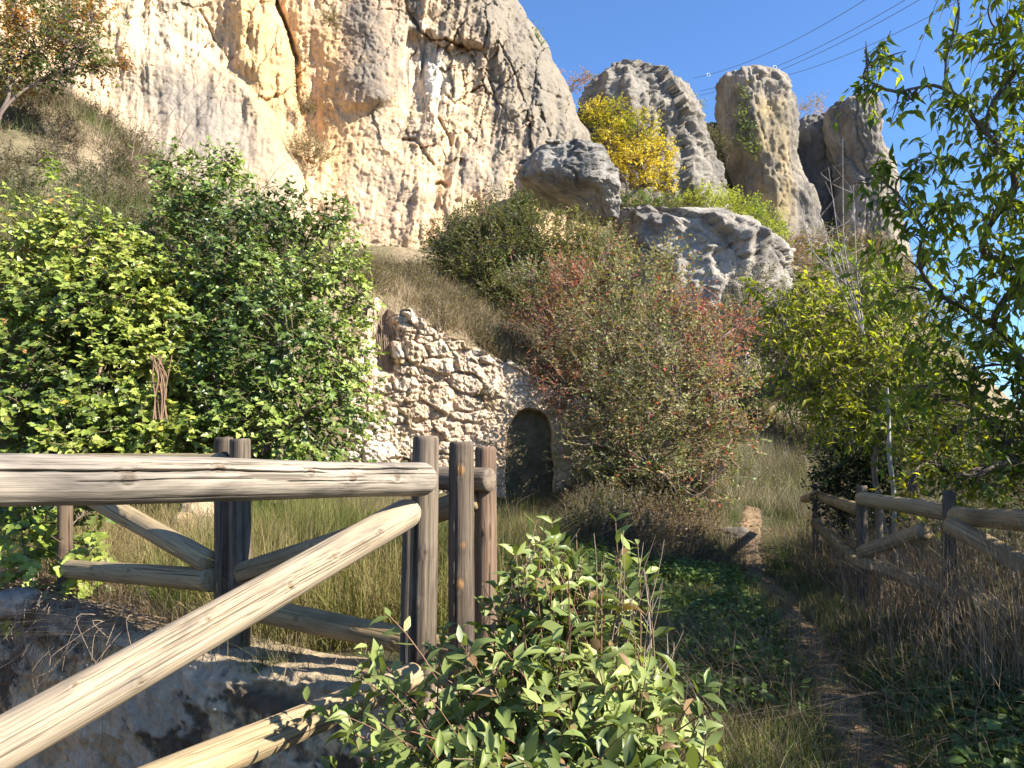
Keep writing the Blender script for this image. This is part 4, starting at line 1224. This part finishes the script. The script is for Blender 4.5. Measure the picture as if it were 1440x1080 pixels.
hl = [(1400, 40, 60, 4.6), (1345, 45, 26, 4.5), (1420, 110, 60, 4.6), (1340, 130, 44, 4.6), (1265, 130, 22, 4.7), (1225, 85, 24, 4.8), (1240, 60, 15, 4.8), (1215, 108, 18, 4.8), (1390, 190, 60, 4.7), (1310, 215, 46, 4.8), (1240, 215, 22, 4.9),
      (1260, 270, 40, 4.9), (1340, 280, 50, 4.9), (1420, 280, 60, 4.8), (1300, 330, 50, 5.0), (1390, 360, 56, 5.0), (1230, 245, 22, 5.0), (1440, 400, 50, 5.0), (1330, 420, 46, 5.2), (1290, 470, 46, 5.4), (1400, 460, 46, 5.3), (1250, 400, 36, 5.4), (1440, 520, 44, 5.4),
      (1360, 520, 44, 5.5), (1290, 545, 36, 5.6), (1225, 340, 22, 5.3), (1480, 60, 70, 4.4), (1500, 200, 80, 4.4), (1500, 330, 80, 4.6), (1420, -60, 80, 4.4), (1540, 480, 80, 4.8), (1340, -40, 30, 4.5), (1540, -20, 90, 4.4), (1600, 250, 110, 4.6), (1620, 420, 100, 5)]
plant("hackberry_tree", "near leafy hackberry tree with drooping pointed leaves at the right edge", "tree", on_ground(1560, 5.4),
      hl, .085, .42, .64, 7, .40, HB, LANCE, M_THIN, 83, r0=.07, lr=.55, bark=(.15, .125, .11), droop=.75, up=.25, per=3, lump=.7, fork=.45, twr=.0022)
plant("tree", "broad olive and yellow-green tree filling the hollow behind the slender young tree", "tree", on_ground(1280, 18),
      [(1120, 420, 40, 19), (1090, 470, 44, 19), (1150, 470, 50, 18.5), (1200, 420, 50, 18.5), (1260, 440, 55, 18), (1220, 500, 55, 18), (1150, 530, 50, 18.5), (1290, 510, 55, 17.5), (1230, 570, 55, 17.5), (1170, 590, 44, 17.5), (1320, 570, 55, 17), (1290, 630, 55, 17), (1240, 630, 44, 17), (1200, 375, 30, 19), (1340, 470, 44, 18), (1260, 380, 36, 19), (1370, 620, 55, 17), (1420, 640, 50, 17)],
      .085, .5, .85, 8, .5, [(.05, .085, .022), (.10, .14, .032), (.16, .20, .04), (.22, .24, .055), (.20, .14, .07)], KITE, M_LEAF, 88, r0=.09, bark=(.18, .14, .11), droop=.3, per=5, lump=.9, psc=.9)


# the same thicket goes on outside the picture on the right; its shade lies on the path
def shade_tree(base, lob, label, seed, cover=.46):
    rs_ = np.random.default_rng(seed)
    lobes = [(np.array(l[:3]), l[3]) for l in lob]
    root = thing("tree", label, "tree", base)
    fa, ta = Acc(), Acc()
    bs = sprigs(lobes, .13, .6, cover, 7, .5, HB, KITE, rs_, fa, ta, droop=.3, up=.3)
    fa.build("crown", M_LEAF, root, smooth=False)
    limbs(ta, base, lobes, bs, .11, rs_, (.15, .125, .11), .35, 6)
    ta.build("trunk", M_BARK, root)


shade_tree(np.array([5.0, 4.2, -.2]), [(4.7, 4.2, 2.0, 1.0), (4.6, 5.2, 1.6, .9), (5.2, 4.8, 3.6, 1.2), (5.6, 6.0, 3.0, 1.3), (5.8, 3.8, 4.4, 1.1), (6.2, 5.4, 5.0, 1.4), (5.4, 3.2, 2.6, 1.0)], "tall shade tree outside the right edge beside the fence", 84)
shade_tree(np.array([4.6, 1.6, -.1]), [(4.2, 1.7, 1.5, .9), (4.3, 2.6, 1.6, .9), (4.4, .9, 1.3, .9), (4.9, 1.6, 2.4, .9), (5.0, 2.6, 2.7, .9), (4.2, 2.2, .8, .8), (5.6, .6, 2.2, 1.0)], "low broad thicket tree outside the right edge nearest the viewer", 85)
shade_tree(np.array([6.9, 8.4, -.3]), [(6.7, 8.2, 2.2, 1.3), (7.8, 7.6, 4.2, 1.6), (7.2, 6.8, 3.0, 1.3)], "wide shade tree beyond the fence outside the right edge", 86)
shade_tree(np.array([6.4, -1.4, -.3]), [(6.0, -1.2, 1.8, 1.2), (6.6, -.4, 2.6, 1.2), (7.0, -2.4, 2.4, 1.3), (5.4, -.2, 1.4, 1.0), (7.4, -.6, 3.2, 1.1)], "bushy tree outside the picture behind the viewer on the right", 87)


# front shrub: arching reddish stems with paired oval leaves
def front_shrub():
    rs = np.random.default_rng(90)
    root = thing("privet_shrub", "glossy oval-leaved shrub in front of the fence posts", "shrub", (0.25, 2.75, 0))
    st, lv = Acc(), Acc()
    tips = []
    for u, v, d, n in ((725, 775, 2.95, 7), (770, 785, 2.85, 9), (835, 795, 2.8, 8), (745, 805, 2.8, 8), (870, 810, 2.8, 5), (795, 820, 2.7, 8), (690, 850, 2.85, 5), (790, 760, 2.9, 6), (760, 740, 3.0, 5), (860, 770, 2.9, 5), (850, 740, 3.0, 2), (740, 830, 2.8, 7), (820, 840, 2.7, 9), (880, 860, 2.8, 4), (700, 870, 2.8, 7), (640, 905, 2.75, 6), (600, 950, 2.7, 7), (520, 960, 2.6, 7), (470, 985, 2.55, 4),
                       (540, 905, 2.75, 3), (760, 920, 2.55, 13), (840, 930, 2.5, 12), (900, 940, 2.55, 6), (940, 970, 2.5, 7), (980, 1010, 2.45, 6), (700, 960, 2.5, 12), (620, 1010, 2.45, 11), (560, 1040, 2.4, 9), (780, 1010, 2.35, 15), (860, 1020, 2.35, 13), (930, 1050, 2.3, 8), (1000, 1060, 2.35, 5),
                       (700, 1060, 2.3, 12), (800, 1090, 2.2, 14), (620, 1090, 2.3, 10), (900, 1110, 2.2, 11), (720, 1120, 2.2, 9), (500, 1050, 2.45, 5)):
        q = P(u + rs.normal(0, 20, n), v + rs.normal(0, 20, n), d + rs.normal(0, .13, n))
        tips.append(q)
    tips = np.concatenate(tips)
    n = len(tips)
    base = np.stack([.22 + rs.normal(0, .17, n), 2.72 + rs.normal(0, .13, n), np.zeros(n) - .02], -1)
    base[:, 0] += (tips[:, 0] - .22) * .35
    k = 10
    bend = rs.normal(0, .05, (n, 3)) + np.array([0, 0, .22])
    pts = curve_pts(base, tips, bend, k, rs)
    rad = np.linspace(.0045, .0014, k)[None] * rs.uniform(.7, 1.3, (n, 1))
    V, _, F4 = tubes(pts, rad, 5)
    st.add(V, None, F4, np.repeat(mix((.20, .085, .06), (.22, .16, .10), rs.uniform(0, 1, n)), k * 5, 0))
    tan = nrm(np.gradient(pts, axis=1))
    for j in range(9):
        tt = 1.0 - j * .075 - rs.uniform(0, .03, n)
        ln = np.linalg.norm(tips - base, axis=1)
        fi = np.clip(tt * (k - 1), 0, k - 1.001)
        i0 = fi.astype(int)
        fr = (fi - i0)[:, None]
        a = np.arange(n)
        pos = pts[a, i0] * (1 - fr) + pts[a, i0 + 1] * fr
        t = tan[a, i0]
        for sgn in (-1, 1):
            keep = rs.uniform(size=n) < (.68 if j < 5 else .28)
            sd = nrm(np.cross(t, nrm(np.array([.2, -.3, 1]) + rs.normal(0, .35, (n, 3)))))
            if j % 2:
                sd = nrm(np.cross(t, sd))
            d = t * (.75 if j < 2 else .45) + sd * sgn + np.array([0, 0, -.1]) + rs.normal(0, .18, (n, 3))
            nv = np.array([.25, -.25, 1.0]) + rs.normal(0, .35, (n, 3))
            L = rs.uniform(.046, .102, n) * (.75 if j == 0 else 1.0)
            c = pick([(.065, .095, .028), (.105, .145, .043), (.155, .20, .062), (.215, .26, .088)], n, rs, pos, 4, .2)
            odd = rs.uniform(size=n) < .035
            c[odd] = np.array([.20, .13, .07])
            leaves(lv, pos[keep], d[keep], nv[keep], L[keep], rs.uniform(.40, .52, keep.sum()), OVAL, c[keep])
    # dry twigs among the leaves
    m = 60
    b = P(rs.uniform(700, 920, m), rs.uniform(860, 960, m), 2.8)
    e = b + np.stack([rs.normal(.02, .07, m), rs.normal(0, .05, m), rs.uniform(.1, .38, m)], -1)
    V, _, F4 = tubes(curve_pts(b, e, rs.normal(0, .02, b.shape), 6, rs), np.linspace(.0025, .001, 6)[None] * np.ones((m, 1)), 4)
    st.add(V, None, F4, np.array([.28, .21, .16]))
    lv.build("foliage", M_GLOSS, root, smooth=True)
    st.build("stem", M_BARK, root)


front_shrub()


# ------------------------------------------------------------------ grass, dry stalks, brush
def blades(acc, pos, H, W, lean, col, rs, curl=.6, k=4):
    n = len(pos)
    az = rs.uniform(0, 2 * math.pi, n)
    hd = np.stack([np.cos(az), np.sin(az), 0 * az], -1)
    ld = lean if np.ndim(lean) else np.abs(rs.normal(0, lean, n))
    wa = rs.uniform(0, 2 * math.pi, n)
    wd = np.stack([np.cos(wa), np.sin(wa), 0 * wa], -1)
    t = np.linspace(0, 1, k)
    hor = (ld[:, None] * (t + curl * t ** 2.2)) * H[:, None]
    ver = H[:, None] * (t - .30 * np.minimum(ld, 1.2)[:, None] * t ** 2)
    ctr = pos[:, None] + hd[:, None] * hor[..., None] + np.array([0, 0, 1.]) * ver[..., None]
    ww = (W[:, None] * np.array([1, .9, .65, .08] if k == 4 else np.linspace(1, .1, k)))[..., None] * wd[:, None] * .5
    V = np.stack([ctr - ww, ctr + ww], 2)
    idx = np.arange(n * k * 2).reshape(n, k, 2)
    F4 = np.stack([idx[:, :-1, 0], idx[:, :-1, 1], idx[:, 1:, 1], idx[:, 1:, 0]], -1).reshape(-1, 4)
    acc.add(V, None, F4, np.repeat(col, k * 2, 0))


def scatter(n, region, rs, dens=None, clump=.0, csig=.08):
    """points over a survey region (u0,u1,v-free,d0,d1) or world box, thinned by a density function"""
    x0, x1, y0, y1 = region
    out = []
    tot = 0
    while tot < n:
        x, y = rs.uniform(x0, x1, n * 2), rs.uniform(y0, y1, n * 2)
        if dens is not None:
            k = rs.uniform(size=len(x)) < dens(x, y)
            x, y = x[k], y[k]
        if clump:
            m = max(int(clump), 1)
            x = np.repeat(x, m) + rs.normal(0, csig, len(x) * m)
            y = np.repeat(y, m) + rs.normal(0, csig, len(y) * m)
        out.append(np.stack([x, y], -1))
        tot += len(x)
        if len(x) == 0:
            break
    q = np.concatenate(out)
    rs.shuffle(q)
    q = q[:n]
    q = q[~inpoly(q[:, 0], q[:, 1], PIT_POLY)]
    return np.concatenate([q, gz(q[:, 0], q[:, 1])[:, None] - .02], 1)


def pathd(x, y):
    return pldist(x, y, [tuple(p) for p in PATH])


def px_of(x, y):
    return 720 + FPX * x / np.maximum(y, .1)


GG = [(.045, .07, .018), (.075, .11, .026), (.115, .145, .04), (.20, .175, .085)]
GY = [(.07, .10, .022), (.13, .15, .035), (.19, .165, .06), (.26, .20, .11)]
GS = [(.09, .085, .045), (.16, .125, .08), (.23, .175, .115), (.29, .23, .16)]
PKD = [(.08, .06, .045), (.14, .10, .075), (.20, .15, .115), (.26, .205, .15)]


def grass_stuff(name, label, cat, pts, h0, h1, w0, w1, lean, pal, seed, mt=M_GRASS, curl=.6, psc=1.0):
    rs = np.random.default_rng(seed)
    a = Acc()
    n = len(pts)
    sz = 1 + .35 * fbm(pts * 1.1 + seed, 3)
    blades(a, pts, rs.uniform(h0, h1, n) * sz, rs.uniform(w0, w1, n), np.abs(rs.normal(0, lean, n)), pick(pal, n, rs, pts, psc, .22), rs, curl)
    o = a.build(name, mt, None, smooth=False, origin=(0, 0, 0))
    kind(o, "stuff")
    return tag(o, label, cat)


rs = np.random.default_rng(101)
near = lambda x, y: ss(.10, .38, pathd(x, y)) * .93 + .07
grass_stuff("grass", "shaded green grass along the sides of the path", "grass",
            np.concatenate([scatter(60000, (.35, 3.6, 3.1, 8), rs, near, 9, .06), scatter(34000, (.0, 5.0, 7.5, 14), rs, near, 9, .08)]), .06, .26, .003, .006, .5, GG, 102, psc=1.5)
grass_stuff("tall_grass", "sunlit yellow-green tall grass behind the middle fence", "grass",
            scatter(30000, (-4.8, .3, 4.7, 8.9), rs, lambda x, y: ss(.28, .4, fbm(np.stack([x * 1.5, y * 1.5, 0 * x], -1), 2) * .5 + .6) * (y > 4.9 - .78 * (x + 1.7)) * np.where(x < -2.4, .45, 1), 8, .07), .25, .75, .003, .007, .35, GY, 103, curl=.9)
grass_stuff("dry_grass", "dry straw grass on the bank between the ruined wall and the cliff", "grass",
            scatter(30000, (-3.6, 3.2, 12.9, 22), rs, lambda x, y: (gz(x, y, False) > 2.2) * ss(-.25, .25, fbm(np.stack([x, y, 0 * x], -1) * .9, 3)), 26, .10), .12, .55, .006, .012, .6, GS, 104)
grass_stuff("dry_grass", "grey-green dry grass over the upper left slope", "grass",
            scatter(34000, (-14, -3.2, 9.6, 18), rs, lambda x, y: (gz(x, y, False) > 2.5) * ss(-.25, .25, fbm(np.stack([x, y, 0 * x], -1) * .9, 3)), 26, .10), .12, .55, .005, .011, .65, [(.085, .105, .045), (.15, .12, .08), (.22, .165, .125), (.12, .155, .055)], 105)
grass_stuff("dry_brush", "pale dry brush on the sunlit slope beyond the path", "brush",
            scatter(40000, (2.2, 8.5, 12.2, 22), rs, lambda x, y: np.where(px_of(x, y) < 1150, 1, .25) * ss(.1, .5, pathd(x, y)), 8, .12), .2, .75, .003, .008, .45, [(.14, .12, .08), (.22, .19, .14), (.29, .25, .19), (.15, .155, .07)], 106)
grass_stuff("dry_stalks", "tangle of dry brown stalks around the right fence", "stalks",
            np.concatenate([scatter(4200, (2.75, 4.6, 4.2, 8), rs, lambda x, y: ss(.5, .9, pathd(x, y)), 6, .06), scatter(600, (2.35, 3.1, 4.2, 6.6), rs, near, 6, .07), scatter(3000, (3.4, 5.5, 7.5, 11), rs, lambda x, y: ss(.4, .8, pathd(x, y)), 6, .08)]), .35, 1.15, .003, .006, .22, PKD, 107, curl=1.2)
grass_stuff("dry_grass", "dry straw stems matted beside the path at lower right", "grass",
            scatter(2600, (.7, 3.4, 3.1, 6.5), rs, lambda x, y: ss(.0, .4, pathd(x, y)) * .9 + .1, 4, .08), .15, .55, .002, .005, 1.1, PKD, 108, curl=.9)
grass_stuff("dry_roots", "dry roots and grass hanging over the retaining wall at left", "roots",
            np.concatenate([scatter(5000, (-4.9, -1.5, 5.0, 7.6), rs, lambda x, y: (np.abs(y - (3.32 - .72 * x)) < .55) * (y > 3.2 - .72 * x) * 1.0, 6, .08)]), .1, .42, .003, .006, .9, [(.16, .12, .09), (.26, .2, .15), (.34, .28, .21)], 109, curl=1.0)
grass_stuff("dry_grass", "dry stems under the reddish bush", "grass",
            scatter(11000, (.4, 3.2, 9.5, 12.8), rs, lambda x, y: near(x, y) * (px_of(x, y) > 800), 6, .08), .12, .5, .003, .007, .5, PKD, 110)


def wall_top_points(n, r2):
    s_ = r2.uniform(.03, .95, n)
    s_ = s_ + .02 * np.sin(s_ * 60)
    e0 = np.stack([-.40 - 6.2 * s_, 3.36 + 4.86 * s_], -1) + np.array([.617, .787]) * r2.beta(1.2, .8, n)[:, None] * .5
    k = fbm(np.stack([e0[:, 0] * 3, e0[:, 1] * 3, 0 * s_], -1), 3) > -.05
    return np.concatenate([e0, np.full((n, 1), .40)], 1)[k]


grass_stuff("dry_grass", "short dry grass and moss along the top of the retaining wall", "grass", wall_top_points(6000, np.random.default_rng(161)), .03, .20, .002, .005, .7,
            [(.07, .09, .03), (.14, .13, .06), (.22, .17, .10), (.28, .22, .15)], 162, curl=.9, psc=2)


def path_debris():
    r2 = np.random.default_rng(160)
    a = Acc()
    n = 900
    t = r2.uniform(0, len(PATH) - 1.5, n)
    k = np.arange(len(PATH))
    x = np.interp(t, k, PATH[:, 0]) + r2.normal(0, .22, n)
    y = np.interp(t, k, PATH[:, 1]) + r2.normal(0, .1, n)
    z = gz(x, y) + .035
    an = r2.uniform(0, 6.28, n)
    l = r2.uniform(.04, .28, n)
    p0 = np.stack([x, y, z], -1)
    d = np.stack([np.cos(an), np.sin(an), r2.normal(.05, .12, n)], -1) * l[:, None]
    V, _, F4 = tubes(curve_pts(p0, p0 + d, r2.normal(0, .02, p0.shape), 4, r2), np.array([[.002, .002, .0016, .001]]) * r2.uniform(.6, 1.6, (n, 1)), 3)
    a.add(V, None, F4, np.repeat(mix((.16, .11, .07), (.34, .27, .19), r2.uniform(0, 1, n)), 12, 0))
    q = p0[:500]
    leaves(a, q, r2.normal(0, 1, q.shape) * np.array([1, 1, .2]), np.array([0, 0, 1]) + r2.normal(0, .35, q.shape), r2.uniform(.03, .07, 500), .5, LANCE, pick([(.14, .09, .05), (.24, .16, .09), (.30, .22, .10)], 500, r2))
    o = a.build("path_litter", M_GRASS, None, smooth=False, origin=(0, 0, 0))
    kind(o, "stuff")
    tag(o, "dry twigs and fallen leaves strewn on the dirt path", "litter")


path_debris()


def leafy_cover(name, label, pts, L, pal, seed, tm=OVAL, asp=.75, mt=M_LEAF):
    r2 = np.random.default_rng(seed)
    a = Acc()
    n = len(pts)
    q = np.repeat(pts, 5, 0) + r2.normal(0, .03, (n * 5, 3)) + np.array([0, 0, .05]) + np.array([0, 0, 1]) * r2.uniform(0, .10, (n * 5, 1))
    d = r2.normal(0, 1, (n * 5, 3)) * np.array([1, 1, .25])
    nv = np.array([.1, -.2, 1]) + r2.normal(0, .3, (n * 5, 3))
    leaves(a, q, d, nv, L * r2.uniform(.6, 1.3, n * 5), asp, tm, pick(pal, n * 5, r2, q, 2, .15))
    o = a.build(name, mt, None, smooth=False, origin=(0, 0, 0))
    kind(o, "stuff")
    return tag(o, label, "plants")


leafy_cover("ground_cover", "green leafy weeds covering the verge left of the path",
            scatter(4200, (.7, 2.9, 4.6, 11.5), rs, lambda x, y: ss(.2, .5, pathd(x, y)) * ss(-.15, .2, fbm(np.stack([x, y, 0 * x], -1) * 1.1, 3)) * (x < np.interp(y, PATH[:, 1], PATH[:, 0])), 4, .06), .06, [(.045, .08, .02), (.075, .125, .03), (.12, .18, .045)], 120)
leafy_cover("ground_cover", "broad dark weed leaves at the lower right corner",
            scatter(3000, (1.9, 3.6, 3.2, 6.5), rs, lambda x, y: ss(.3, .6, pathd(x, y)) * (x > np.interp(y, PATH[:, 1], PATH[:, 0])), 4, .06), .07, [(.045, .075, .02), (.07, .11, .03), (.11, .16, .045)], 121)
leafy_cover("leaf_litter", "brown fallen leaves caught on the bank behind the left rails",
            scatter(1500, (-4.2, -1.6, 5.2, 7.2), rs, lambda x, y: (y > 3.5 - .72 * x) * 1.0, 3, .1) + np.array([0, 0, -.03]), .06, [(.16, .10, .06), (.25, .16, .10), (.33, .24, .16)], 122)


def undergrowth(label, pts, rmin, rmax, L, asp, pal, seed, cover=.5, name="undergrowth", psc=.6):
    r2 = np.random.default_rng(seed)
    a = Acc()
    q = r2.uniform(rmin, rmax, len(pts))
    lobes = [(c + np.array([0, 0, r * .45]), r) for c, r in zip(pts, q)]
    sprigs(lobes, L, asp, cover, 8, rmax * .6, pal, KITE, r2, a, a, up=.7, psc=psc, twig_col=(.2, .16, .13), squash=.8, twr=.004)
    o = a.build(name, M_LEAF, None, smooth=False, origin=(0, 0, 0))
    kind(o, "stuff")
    return tag(o, label, "undergrowth")


DRYS = [(.07, .08, .035), (.12, .115, .06), (.18, .145, .095), (.14, .13, .06)]
undergrowth("low grey-green tufts on the bank above the ruined wall", scatter(240, (-3.2, 3.4, 13.4, 22), rs, lambda x, y: (gz(x, y, False) > 2.2) * 1.0), .12, .38, .06, .35, DRYS, 150)
undergrowth("dry brown and green scrub over the upper left slope", scatter(230, (-13, -3.4, 10.2, 18), rs, lambda x, y: (gz(x, y, False) > 3) * 1.0), .12, .42, .06, .35, [(.06, .075, .03), (.11, .10, .055), (.17, .12, .085), (.13, .10, .075)], 151)
undergrowth("mixed olive scrub on the slope under the outcrop", scatter(260, (2.0, 17, 16.5, 33), rs, lambda x, y: 1.0 + 0 * x), .3, .85, .07, .45, [(.055, .07, .025), (.10, .11, .045), (.16, .125, .075), (.13, .085, .055)], 152, .6)
undergrowth("sparse dry scrub beyond the bend of the path", scatter(60, (2.6, 6.2, 12.6, 17), rs, lambda x, y: ss(.5, .9, pathd(x, y))), .15, .4, .05, .35, [(.09, .09, .045), (.16, .14, .095), (.22, .19, .14)], 153, .3)
undergrowth("low olive scrub around the foot of the reddish bush", scatter(60, (.2, 3.0, 9.8, 13), rs, lambda x, y: ss(.4, .9, pathd(x, y)) * (px_of(x, y) > 815)), .2, .45, .05, .45, [(.04, .055, .02), (.08, .09, .035), (.14, .10, .06)], 154, .6)
undergrowth("dark brambly scrub behind the right fence", scatter(70, (3.6, 7.5, 5.6, 12), rs, lambda x, y: (x > np.interp(y, [4, 7, 10.5], [3.5, 3.7, 4.6])) * 1.0), .3, .65, .06, .5, [(.03, .045, .018), (.06, .075, .025), (.12, .12, .045)], 155, .5)


# bare grey branches in front of the far rocks, leaning pole, dead stalks
def stick(name, label, cat, paths, col, group=None, sides=6):
    a = Acc()
    for pts, r0, r1 in paths:
        pts = np.asarray(pts, float)
        # resample smoothly
        t = np.linspace(0, len(pts) - 1, max(len(pts) * 5, 8))
        q = np.stack([np.interp(t, np.arange(len(pts)), pts[:, i]) for i in range(3)], -1)
        for _ in range(2):
            q[1:-1] = (q[:-2] + 2 * q[1:-1] + q[2:]) / 4
        V, _, F4 = tubes(q[None], np.linspace(r0, r1, len(q))[None], sides)
        a.add(V, None, F4, np.array(col))
    o = a.build(name, M_BARK)
    return tag(o, label, cat, group)


stick("dead_sapling", "thin pale leafless trunk leaning behind the right fence", "tree", [(P([1263, 1258, 1257, 1250, 1250, 1247], [850, 760, 690, 640, 590, 545], 7.6), .026, .016)], (.30, .29, .25))
rb = np.random.default_rng(130)
ps = []
for b, tips in (((1215, 470), [(1165, 235), (1130, 250), (1185, 195), (1150, 290), (1200, 260)]), ((1190, 400), [(1120, 270), (1160, 330)])):
    for tx, ty in tips:
        m = ((b[0] + tx) / 2 + rb.normal(-8, 6), (b[1] + ty) / 2 + rb.normal(10, 6))
        l = [(b[0], b[1]), m, (tx, ty)]
        ps.append((P([q[0] for q in l], [q[1] for q in l], 7.6), .008, .002))
        for _ in range(5):
            f = rb.uniform(.3, .95)
            sx, sy = (m[0] + (tx - m[0]) * (2 * f - 1), m[1] + (ty - m[1]) * (2 * f - 1)) if f > .5 else (b[0] + (m[0] - b[0]) * 2 * f, b[1] + (m[1] - b[1]) * 2 * f)
            ps.append((P([sx, sx + rb.normal(0, 14), sx + rb.normal(0, 24)], [sy, sy - 14, sy - rb.uniform(20, 50)], [7.6, 7.6 + rb.normal(0, .1), 7.6 + rb.normal(0, .25)]), .0028, .0010))
stick("bare_branches", "bare grey branching twigs in front of the far pinnacles", "branches", ps, (.34, .30, .28), sides=4)
ds = []
for u0, v0, u1, v1, d in ((655, 640, 690, 545, 8.5), (668, 640, 702, 552, 8.5), (668, 640, 665, 560, 8.6), (580, 650, 580, 585, 9), (700, 720, 760, 690, 8)):
    ds.append((P([u0, (u0 + u1) / 2 - 3, u1], [v0 + 60, (v0 + v1) / 2, v1], d), .006, .002))
for q in ds:
    stick("dead_stalk", "dark dead stalk standing in front of the ruined wall", "stalk", [q], (.12, .085, .065), sides=4, group="dark dead stalks by the ruined wall")
ds = []
for u0, v0, u1, v1 in ((190, 205, 300, 95), (190, 200, 245, 125), (235, 200, 330, 92), (150, 185, 172, 128), (130, 190, 160, 120), (185, 200, 200, 120), (360, 262, 405, 225), (240, 205, 280, 150)):
    ds.append((P([u0, (u0 + u1) / 2 + 2, u1], [v0 + 25, (v0 + v1) / 2, v1], 13), .008, .003))
for q in ds:
    stick("dry_stalk", "tall thin dry stalk on the upper left slope", "stalk", [q], (.22, .16, .12), sides=4, group="dry stalks on the upper left slope")
ds = [(P([905, 915, 912, 905], [960, 900, 850, 800], 4.0), .006, .003), (P([912, 900, 890], [880, 860, 850], 4.0), .003, .0015), (P([912, 925, 930], [870, 840, 820], 4.0), .003, .0015), (P([908, 925, 940, 938], [985, 960, 935, 890], 3.8), .005, .002)]
stick("dead_stalk", "pale dead seed stalk beside the glossy shrub", "stalks", ds, (.30, .25, .22), sides=5)
rr = np.random.default_rng(140)
ds = []
for q in range(26):
    u = rr.uniform(522, 562)
    d = 13.0
    l = rr.uniform(30, 90)
    v = rr.uniform(440, 470)
    ds.append((P([u, u + rr.normal(0, 5), u + rr.normal(0, 8)], [v, v + l * .5, v + l], d - .02), .008, .003))
stick("hanging_roots", "dry roots hanging in the cleft of the ruined wall", "roots", ds, (.26, .19, .14), sides=4)
for part_, (s0, s1, cnt) in enumerate(((.30, .62, 150), (.62, .98, 110))):
    ds = []
    for q in range(cnt):
        s_ = rr.uniform(s0, s1)
        e0 = np.array([-.40, 3.36]) * (1 - s_) + np.array([-6.6, 8.22]) * s_
        nn_ = np.array([-.617, -.787])
        a0 = np.array([*(e0 - nn_ * rr.uniform(.05, .35)), .43 + rr.uniform(-.02, .05)])
        a1 = np.array([*(e0 + nn_ * rr.uniform(-.02, .14)), .47 + rr.uniform(-.02, .16)]) + np.array([rr.normal(0, .08), 0, 0])
        a2 = np.array([*(e0 + nn_ * rr.uniform(.04, .22)), .43 - rr.uniform(.05, .35)]) + np.array([rr.normal(0, .16), 0, 0])
        a3 = a2 + np.array([rr.normal(0, .12), rr.normal(0, .05), -rr.uniform(.02, .3)])
        ds.append((np.array([a0, a1, a2, a3]), .0035, .0012))
    kind(stick("hanging_roots", ("dry brown roots draped over the retaining wall below the left log posts", "pale tangled roots draped over the far left end of the retaining wall")[part_], "roots", ds, ((.24, .18, .13), (.32, .26, .20))[part_], sides=4), "stuff")
# dead stump of creeper between the two ivy masses
st = []
for q in range(16):
    u = rr.normal(228, 5)
    st.append((P([u + rr.normal(0, 2), u + rr.normal(0, 3), u + rr.normal(0, 3), u + rr.normal(-4, 7)], [590, 560, 530, 500], 8.3 + rr.normal(0, .06)), .009, .005))
stick("dead_creeper", "reddish-brown dead creeper stem hanging between the ivy masses", "creeper", st, (.22, .14, .09), sides=5)
# loose stones
def stone(u, v, d, r, label, seed, colr, grp=None):
    rs_ = np.random.default_rng(seed)
    nu, nv2 = 48, 32
    th, ph = np.meshgrid(np.linspace(0, 2 * math.pi, nu, endpoint=False), np.linspace(0.02, math.pi - .02, nv2))
    dirs = np.stack([np.cos(th) * np.sin(ph), np.sin(th) * np.sin(ph), np.cos(ph)], -1)
    k = (np.abs(dirs) ** 3.2).sum(-1, keepdims=True) ** (-1 / 3.2)
    p = dirs * k * (1 + .28 * fbm(dirs * 1.5 + seed, 4)[..., None]) * np.array(r)
    at = P(u, v, d)
    g = float(gz(at[0], at[1]))
    if g > -.5:
        at[2] = min(at[2], g + r[2] * .6)      # rests on the ground
    p = p + at
    c = mix(colr, np.array(colr) * .65, ss(-.2, .3, fbm(p * 9, 4)))
    o = mk("stone", p, None, grid_faces(nv2, nu, True), M_STONE, None, c.reshape(-1, 3))
    return tag(o, label, "stone")


stone(28, 848, 5.75, (.13, .13, .10), "pale stone under the hanging ivy at the left edge", 1, (.55, .45, .36))
stone(128, 868, 5.55, (.09, .08, .06), "small grey stone among the dry roots", 2, (.36, .34, .33))
stone(283, 738, 8.2, (.22, .2, .30), "tall cream stone block behind the left log posts", 3, (.55, .42, .28))
stone(255, 742, 8.0, (.13, .15, .22), "rough tan stone left of the tall cream block", 6, (.50, .36, .22))
stone(1030, 733, 11.6, (.22, .16, .10), "dark grey flat stone at the far end of the path", 4, (.20, .175, .15))
stone(640, 735, 7.6, (.12, .1, .12), "white stone seen between the fence posts", 5, (.62, .6, .56))


# overhead cables
def cable(p0, p1, label, mark=0):
    a = P(*p0)
    b = P(*p1)
    t = np.linspace(0, 1, 40)[:, None]
    q = a * (1 - t) + b * t + np.array([0, 0, -1.2]) * (4 * t * (1 - t))
    V, _, F4 = tubes(q[None], np.full((1, 40), .022), 5)
    o = mk("power_cable", V, None, F4, M_CABLE, None, np.ones((len(V), 3)) * .12)
    if mark:
        c = q[int(mark)]
        r2 = np.linspace(0, 2 * math.pi, 17)
        ring = c + np.stack([np.cos(r2) * .15, 0 * r2, np.sin(r2) * .15], -1)
        V, _, F4 = tubes(ring[None], np.full((1, 17), .028), 6)
        mk("bird_marker", V, None, F4, M_CABLE, o, np.ones((len(V), 3)) * .75)
    return tag(o, label, "cable", "power cables crossing the sky")


M_CABLE = bark_mat("cable")
cable((975, 110, 75), (1320, -70, 42), "uppermost power cable in the sky, carrying a small white ring", 4)
cable((985, 128, 75), (1380, -68, 42), "second power cable from the top, close above its neighbour, with a white ring", 15)
cable((985, 134, 75), (1400, -66, 42), "third power cable from the top, close below its neighbour")
cable((1050, 118, 75), (1440, -52, 42), "lowest power cable in the sky")
